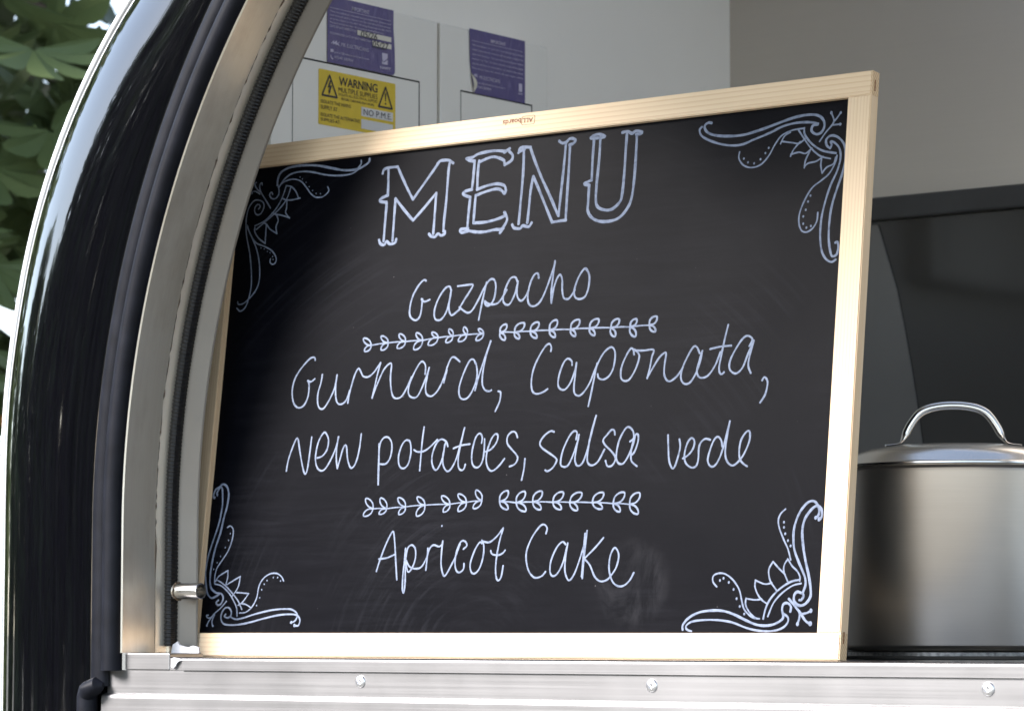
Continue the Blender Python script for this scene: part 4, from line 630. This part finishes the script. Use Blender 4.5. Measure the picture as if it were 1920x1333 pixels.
  ('corner_flourish','scrolled flourish at the foot of the board beside the pipe stub',[[28,-8840,1872,-8856,1903,-8826,1974,-8767,1999,-8724,2032,-8673,2020,-8631,1973,-8610,1889,-8624,1752,-8658,1616,-8689,1450,-8748,1269,-8779,1103,-8789,936,-8764,815,-8684,754,-8611,739],[25,-8792,1901,-8802,1932,-8766,1987,-8731,1991,-8711,1922,-8698,1769,-8725,1572,-8784,1391,-8850,1179,-8869,998,-8843,846,-8805,740,-8737,687,-8658,709,-8591,738,-8549,685,-8576,618,-8625,603,-8655,633,-8622,660],[18,-8583,1517,-8536,1533,-8490,1491,-8487,1385,-8532,1250,-8619,1131,-8689,1041,-8713,951,-8706,860],[18,-8700,882,-8661,893,-8530,828,-8397,729,-8306,646,-8239,550],[18,-8701,852,-8591,826,-8458,737,-8364,632,-8319,557,-8304,470],[18,-8683,905,-8637,950,-8512,1009],[18,-8516,1006,-8507,933,-8527,836],[18,-8508,843,-8416,887,-8307,937],[18,-8310,934,-8319,841,-8351,774,-8410,707],[18,-8348,749,-8257,743,-8151,735],[18,-8155,732,-8207,668,-8252,624,-8304,599],[18,-8252,619,-8180,608,-8101,571],[18,-8269,509,-8169,519,-8077,585,-8019,689,-8004,809,-7954,898,-7862,956,-7754,967,-7670,932,-7626,877],[18,-8492,648,-8579,565,-8664,506,-8709,461,-8765,453,-8789,481,-8761,486],[18,-8669,498,-8744,416,-8774,360],[18,-8662,491,-8693,416,-8676,356],[22,-8485,495,-8503,471,-8454,453,-8406,475,-8402,527,-8448,572,-8508,565,-8552,505,-8553,438,-8506,385,-8413,370,-8272,374,-8095,399,-7880,444,-7647,483,-7451,491,-7361,472,-7322,420,-7342,361,-7401,364],[22,-8404,464,-8320,437,-8201,452,-8007,499,-7773,540,-7577,553,-7457,544,-7373,494,-7382,435,-7421,403,-7464,395]],[[-8529,1444,21],[-8548,1364,21],[-8588,1280,21],[-8651,1176,21],[-8697,1103,21],[-8743,1025,21],[-8012,596,21],[-7973,685,21],[-7954,778,21],[-7922,842,21],[-7883,885,21],[-7788,918,21],[-7722,918,21],[-7674,877,21],[-8768,363,28],[-8672,359,28],[-7401,364,42],[-7450,398,37],[-8836,1876,37],[-8794,1912,31]]),
  ('corner_flourish','scrolled flourish beside the lower right of Cake',[[29,-424,1449,-390,1482,-387,1537,-420,1600,-472,1628,-543,1603,-624,1505,-673,1370,-678,1246,-655,1122,-587,985,-512,849,-499,763,-523,689,-513,652,-539,613,-564,613],[32,-379,1432,-349,1468,-358,1536,-404,1575,-467,1551,-547,1454,-575,1331,-557,1182,-517,1021,-462,848,-431,713,-433,640,-486,573,-557,555,-618,592,-629,653,-596,696,-537,683],[20,-795,1552,-851,1504,-875,1436,-854,1349,-795,1236,-736,1136,-695,1024],[24,-583,819,-690,795,-816,722,-912,630,-964,532,-988,421],[20,-551,782,-658,758,-784,679,-866,593,-904,519,-933,445],[20,-572,807,-570,850,-611,912,-673,962,-732,1037],[20,-729,1034,-769,975,-772,913,-746,858,-712,796],[20,-754,876,-832,939,-910,1011],[20,-910,1008,-952,940,-952,878,-925,804,-877,748,-839,707],[20,-909,791,-997,780,-1113,820],[20,-1110,818,-1113,756,-1078,681,-1022,619,-957,579],[20,-1022,625,-1103,617,-1214,632],[20,-1214,635,-1215,570,-1168,496,-1089,433,-1035,423],[20,-1588,757,-1640,811,-1637,873,-1564,898,-1480,884,-1385,821,-1303,720,-1265,608,-1229,521,-1150,452,-1089,427],[29,-690,625,-615,555,-537,475,-474,401,-414,368],[26,-515,469,-458,481,-412,505],[26,-553,499,-548,432,-570,361],[29,-1983,310,-1984,361,-1913,436,-1781,492,-1617,510,-1481,503,-1344,465,-1190,403,-1054,359,-922,353,-821,377,-745,432,-765,519,-747,574,-697,580,-658,543,-662,494],[24,-1872,295,-1926,310,-1944,348,-1880,392,-1745,410,-1549,410,-1367,385,-1185,328,-1035,300,-888,295,-758,322,-690,377,-686,432,-733,469]],[[-1553,822,30],[-1510,844,30],[-1441,801,30],[-1375,727,30],[-1331,631,30],[-1286,550,30],[-1224,472,30],[-805,1416,30],[-801,1363,30],[-781,1296,30],[-743,1224,30],[-706,1169,30],[-414,371,53],[-415,502,47],[-567,368,45],[-380,1438,47],[-423,1454,42]]),
]
rs = random.Random(11)
def stroke(verts, faces, pts, w, lift, taper=True):
    P_ = smoothline(pts, per=5)
    Q = [P_[0]]
    for p in P_[1:]:
        if hypot(p[0]-Q[-1][0], p[1]-Q[-1][1]) > w*.16: Q.append(p)
    if len(Q) < 2: return
    n = len(Q); prof = ((-1, 0), (-.86, .7), (-.35, 1), (.35, 1), (.86, .7), (1, 0)); m = len(prof)
    H = .00022; base = len(verts); ph = rs.random()*9
    def ringat(x, z, tx, tz, hw, hk):
        for a, h in prof: verts.append((x-tz*a*hw, .0075+.0001-lift-H*h*hk, z+tx*a*hw))
    tx, tz = Q[1][0]-Q[0][0], Q[1][1]-Q[0][1]; l = hypot(tx, tz); tx, tz = tx/l, tz/l
    rows = 0
    for k_ in (0, .35, .75):                          # round start
        c = sqrt(1-(1-k_)**2) if k_ else .05
        ringat(Q[0][0]-tx*w/2*(1-k_), Q[0][1]-tz*w/2*(1-k_), tx, tz, w/2*c, c); rows += 1
    for i, (x, z) in enumerate(Q):
        a, b = Q[max(i-1, 0)], Q[min(i+1, n-1)]; tx, tz = b[0]-a[0], b[1]-a[1]; l = hypot(tx, tz) or 1; tx, tz = tx/l, tz/l
        ringat(x, z, tx, tz, w/2*(1+.10*sin(i*.55+ph)+.05*sin(i*1.7+2*ph)), 1); rows += 1
    for k_ in (.75, .35, 0):
        c = sqrt(1-(1-k_)**2) if k_ else .05
        ringat(Q[-1][0]+tx*w/2*(1-k_), Q[-1][1]+tz*w/2*(1-k_), tx, tz, w/2*c, c); rows += 1
    for i in range(rows-1):
        for j in range(m-1):
            a = base+i*m+j; faces.append((a, a+1, a+1+m, a+m))
for name, label, strokes, dots in CHALK:
    verts, faces = [], []
    for i, s in enumerate(strokes):
        pts = [(s[j]/1e4, s[j+1]/1e4) for j in range(1, len(s), 2)]
        stroke(verts, faces, pts, s[0]/1e4, (i % 17)*2.1e-6)
    for i, (x, z, d) in enumerate(dots):
        b = len(verts); r_ = d/2e4; y = .0075+.0001-(i % 7)*2.3e-6
        for rr, h in ((1, 0), (.85, .7), (.45, 1)):
            for q in range(12): verts.append((x/1e4+r_*rr*.9*cos(2*pi*q/12), y-.00024*h, z/1e4+r_*rr*1.1*sin(2*pi*q/12)))
        verts.append((x/1e4, y-.00026, z/1e4))
        for rg in range(2):
            for q in range(12): faces.append((b+rg*12+q, b+rg*12+(q+1) % 12, b+rg*12+12+(q+1) % 12, b+rg*12+12+q))
        for q in range(12): faces.append((b+24+q, b+24+(q+1) % 12, b+36))
    bm = bmesh.new(); bm.from_mesh(raw(verts, faces))
    o = obj(name, bm, M['chalk'], board, True); tag(o, label)
# burnt maker's stamp, upside down on the top rail
def stampmat(x, z): return Matrix(((-1, 0, 0, x), (0, 0, -1, -.0002), (0, -1, 0, z), (0, 0, 0, 1)))
ms = [text_bm('ALL', .0150, .0052, stampmat(-.4422, .6046), .02), text_bm('boards', .0262, .0058, stampmat(-.4592, .6052), .02)]
fr = rounded(-.4585, -.4396, .5968, .6072, .0022, .0022); vs_, fs = [], []
for i, (x, z) in enumerate(fr):
    cx, cz = -.44905, .6020; d = hypot(x-cx, z-cz)
    vs_ += [(x, -.0002, z), (x-(x-cx)/d*.0007, -.0002, z-(z-cz)/d*.0007)]
for i in range(len(fr)):
    j = (i+1) % len(fr); fs.append((2*i, 2*i+1, 2*j+1, 2*j))
ms.append(raw(vs_, fs))
o = obj('maker_stamp', join(ms), M['stamp'], board); tag(o, 'small burnt maker stamp reading ALL boards, upside down on the top rail')

# ------------------------------------------------------------------ the pot on its burner
PX, PY = -.0115, .25
plate = empty('hot_plate', (PX, PY, ZC), 'low dull metal burner ring under the steel pot', 'hot plate')
bm = bmesh.new(); lathe(bm, [(.0, .0075), (.112, .0075), (.1135, .0070), (.1150, .0005), (.0, .0005)], 72); obj('burner_plate', bm, M['hotplate'], plate)
bm = bmesh.new(); lathe(bm, [(.1165, .0004), (.1205, .0004), (.1205, .0030), (.1165, .0034)], 72); obj('burner_rim', bm, M['dark'], plate)
pot = empty('stock_pot', (PX, PY, ZC+.0080), 'brushed stainless steel stock pot with a domed lid, standing right of the menu board', 'pot')
bm = bmesh.new(); PR = .1195
lathe(bm, [(0, 0), (PR-.012, 0), (PR-.006, .0010), (PR-.0025, .0030), (PR-.0008, .0050), (PR-.0004, .0056), (PR, .0065), (PR, .186), (PR+.0008, .1895), (PR+.003, .1915), (PR+.0035, .1925), (PR+.002, .1935), (PR-.001, .193), (PR-.001, .02), (0, .018)], 160)
obj('pot_body', bm, M['pot'], pot, True)
lid = bmesh.new(); LZ = .1938
lathe(lid, [(PR-.004, LZ-.002), (PR+.0032, LZ-.0008), (PR+.0048, LZ+.0006), (PR+.0046, LZ+.0022), (PR+.002, LZ+.0030), (PR-.0005, LZ+.0044), (PR-.006, LZ+.0096), (PR-.016, LZ+.0155), (PR-.032, LZ+.0205), (.06, LZ+.0245), (.03, LZ+.0262), (0, LZ+.0268)], 160)
lido = obj('lid', lid, M['lid'], pot, True)
# loop handle: two flattened feet and a bowed bar, turned to face the camera side
ha = R(37); hz = LZ+.0248
hp = [(-.0690, 0), (-.0585, .0012), (-.0535, .0035), (-.0500, .0090), (-.0440, .0210), (-.0355, .0330), (-.0260, .0390), (-.0130, .0420), (0, .0428), (.0130, .0420), (.0260, .0390), (.0355, .0330), (.0440, .0210), (.0500, .0090), (.0535, .0035), (.0585, .0012), (.0690, 0)]
hs = smoothline([(x*1.05, z) for x, z in hp], per=5); nn = len(hs)
bm = bmesh.new(); rad = []
for i, (x, z) in enumerate(hs):
    f_ = min(1, max(0, (abs(x)-.050)/.006)); rad.append((.0056+.0028*f_, .0046-.0034*f_))
tube(bm, [(x*cos(ha), x*sin(ha), hz+z) for x, z in hs], rad, 14, flat=(-sin(ha), cos(ha), 0))
obj('handle', bm, M['handle'], lido, True)

# ------------------------------------------------------------------ trees
def leaf_fan(verts, faces, uvs, c, d, side, size, rng, nl):  # a palmate leaf: leaflets round its hub
    up_ = d.cross(side).normalized()
    for k_ in range(nl):
        a = (k_-(nl-1)/2)*R(260/nl)
        L = size*(1-.07*abs(k_-(nl-1)/2)**1.3)*rng.uniform(.9, 1.08)
        dr = (d*cos(a)+side*sin(a)).normalized(); sd = (side*cos(a)-d*sin(a)).normalized()
        b = len(verts); w = L*.185; droop = rng.uniform(.10, .28)
        prof = ((.04, .10), (.22, .45), (.42, .78), (.60, 1.0), (.76, .92), (.90, .52), (1.0, .04))
        for t, ww in prof:
            m_ = c+dr*(t*L)-up_*(droop*L*t*t)
            for s_ in (-1, 0, 1):
                verts.append(m_+sd*(s_*w*ww)+up_*(abs(s_)*w*ww*.28)); uvs.append((t*(1 if s_ else 1), .5+.5*s_*ww))
        for i in range(len(prof)-1):
            q = b+i*3; faces += [(q, q+1, q+4, q+3), (q+1, q+2, q+5, q+4)]
def crown_mesh(centre, radii, n, size, seed, nl=7, look=None, hollow=.55):
    rng = random.Random(seed); verts, faces, uvs = [], [], []
    for _ in range(n):
        while True:
            p = Vector((rng.uniform(-1, 1), rng.uniform(-1, 1), rng.uniform(-1, 1)))
            if hollow < p.length < 1: break
        q = Vector((p.x*radii[0], p.y*radii[1], p.z*radii[2]))*rng.uniform(.86, 1.06)
        out = Vector((p.x, p.y, p.z*.6)).normalized()
        d = (out*.7+Vector((rng.uniform(-.7, .7), rng.uniform(-.7, .7), -rng.uniform(.25, .95)))).normalized()
        side = d.cross(Vector((rng.uniform(-.35, .35), rng.uniform(-.35, .35), 1))).normalized()
        leaf_fan(verts, faces, uvs, Vector(centre)+q, d, side, size*rng.uniform(.7, 1.15), rng, nl)
    me = raw(verts, faces); ul = me.uv_layers.new(name='UVMap')
    for lp in me.loops: ul.data[lp.index].uv = uvs[lp.vertex_index]
    return me
def tree(name, label, cat, base, h_trunk, rad, centre, radii, n, size, seed, nl=7, group=None, hollow=.5, brown=0):
    e = empty(name, base, label, cat, group); rng = random.Random(seed+50)
    bm = bmesh.new(); c = Vector(centre)-Vector(base)
    pts = [Vector((0, 0, 0)), Vector((c.x*.1, c.y*.1, h_trunk*.5)), Vector((c.x*.4, c.y*.4, h_trunk)), c, c+Vector((0, 0, radii[2]*.6))]
    tube(bm, smoothline([tuple(p) for p in pts], per=4), [rad*(1-.8*i/16)+.01 for i in range(17)], 10)
    obj('trunk', bm, M['bark'], e, True)
    bm = bmesh.new()
    for i in range(12):
        a = 2*pi*i/12+rng.uniform(-.3, .3); s = pts[2].lerp(pts[4], rng.uniform(0, .8))
        en = c+Vector((cos(a)*radii[0]*.8, sin(a)*radii[1]*.8, rng.uniform(-.5, .7)*radii[2])); mid = s.lerp(en, .5)+Vector((0, 0, .1*radii[2]))
        tube(bm, smoothline([tuple(s), tuple(mid), tuple(en)], per=4), [rad*.2*(1-.85*k_/8)+.003 for k_ in range(9)], 7)
    obj('branches', bm, M['bark'], e, True)
    o = obj('crown', crown_mesh(c, radii, n, size, seed, nl, hollow=hollow), M['leaf'], e)
    if brown:
        o = obj('turning_leaves', crown_mesh(c, radii, brown, size*.6, seed+9, nl, hollow=hollow), M['leaf_brown'], e); tag(o, 'rusty brown leaves in the crown')
    return e
tree('chestnut_tree', 'leafy chestnut tree with large palmate leaves behind the curved black trailer end', 'tree', (-4.7, 1.75, 0), 1.2, .14, (-4.3, 1.95, 2.45), (1.4, 1.4, 1.45), 1080, .215, 3, 7, brown=40)
proto = None
for i in range(9):                                   # a line of trees round the front left of the pitch
    a = R(-158+12.5*i); d = 15+(i*7 % 5)*.9; x, y, q = d*sin(a), d*cos(a), (1+.12*((i*5) % 4-1)) if i < 4 else (.8 if i < 6 else .62)
    if proto is None:
        proto = tree('garden_tree', 'dense round tree standing across the grass from the serving hatch', 'tree', (x, y, 0), 1.2, .22, (x, y, 3.1), (2.5, 2.5, 2.9), 1900, .5, 30, 5, group='trees across from the hatch', hollow=.6)
        t = proto
    else:
        t = proto.copy(); col.objects.link(t); t.location = (x, y, 0)
        for ch in proto.children:
            c = ch.copy(); col.objects.link(c); c.parent = t
    t.rotation_euler.z = i*1.3; t.scale = (q, q, q)
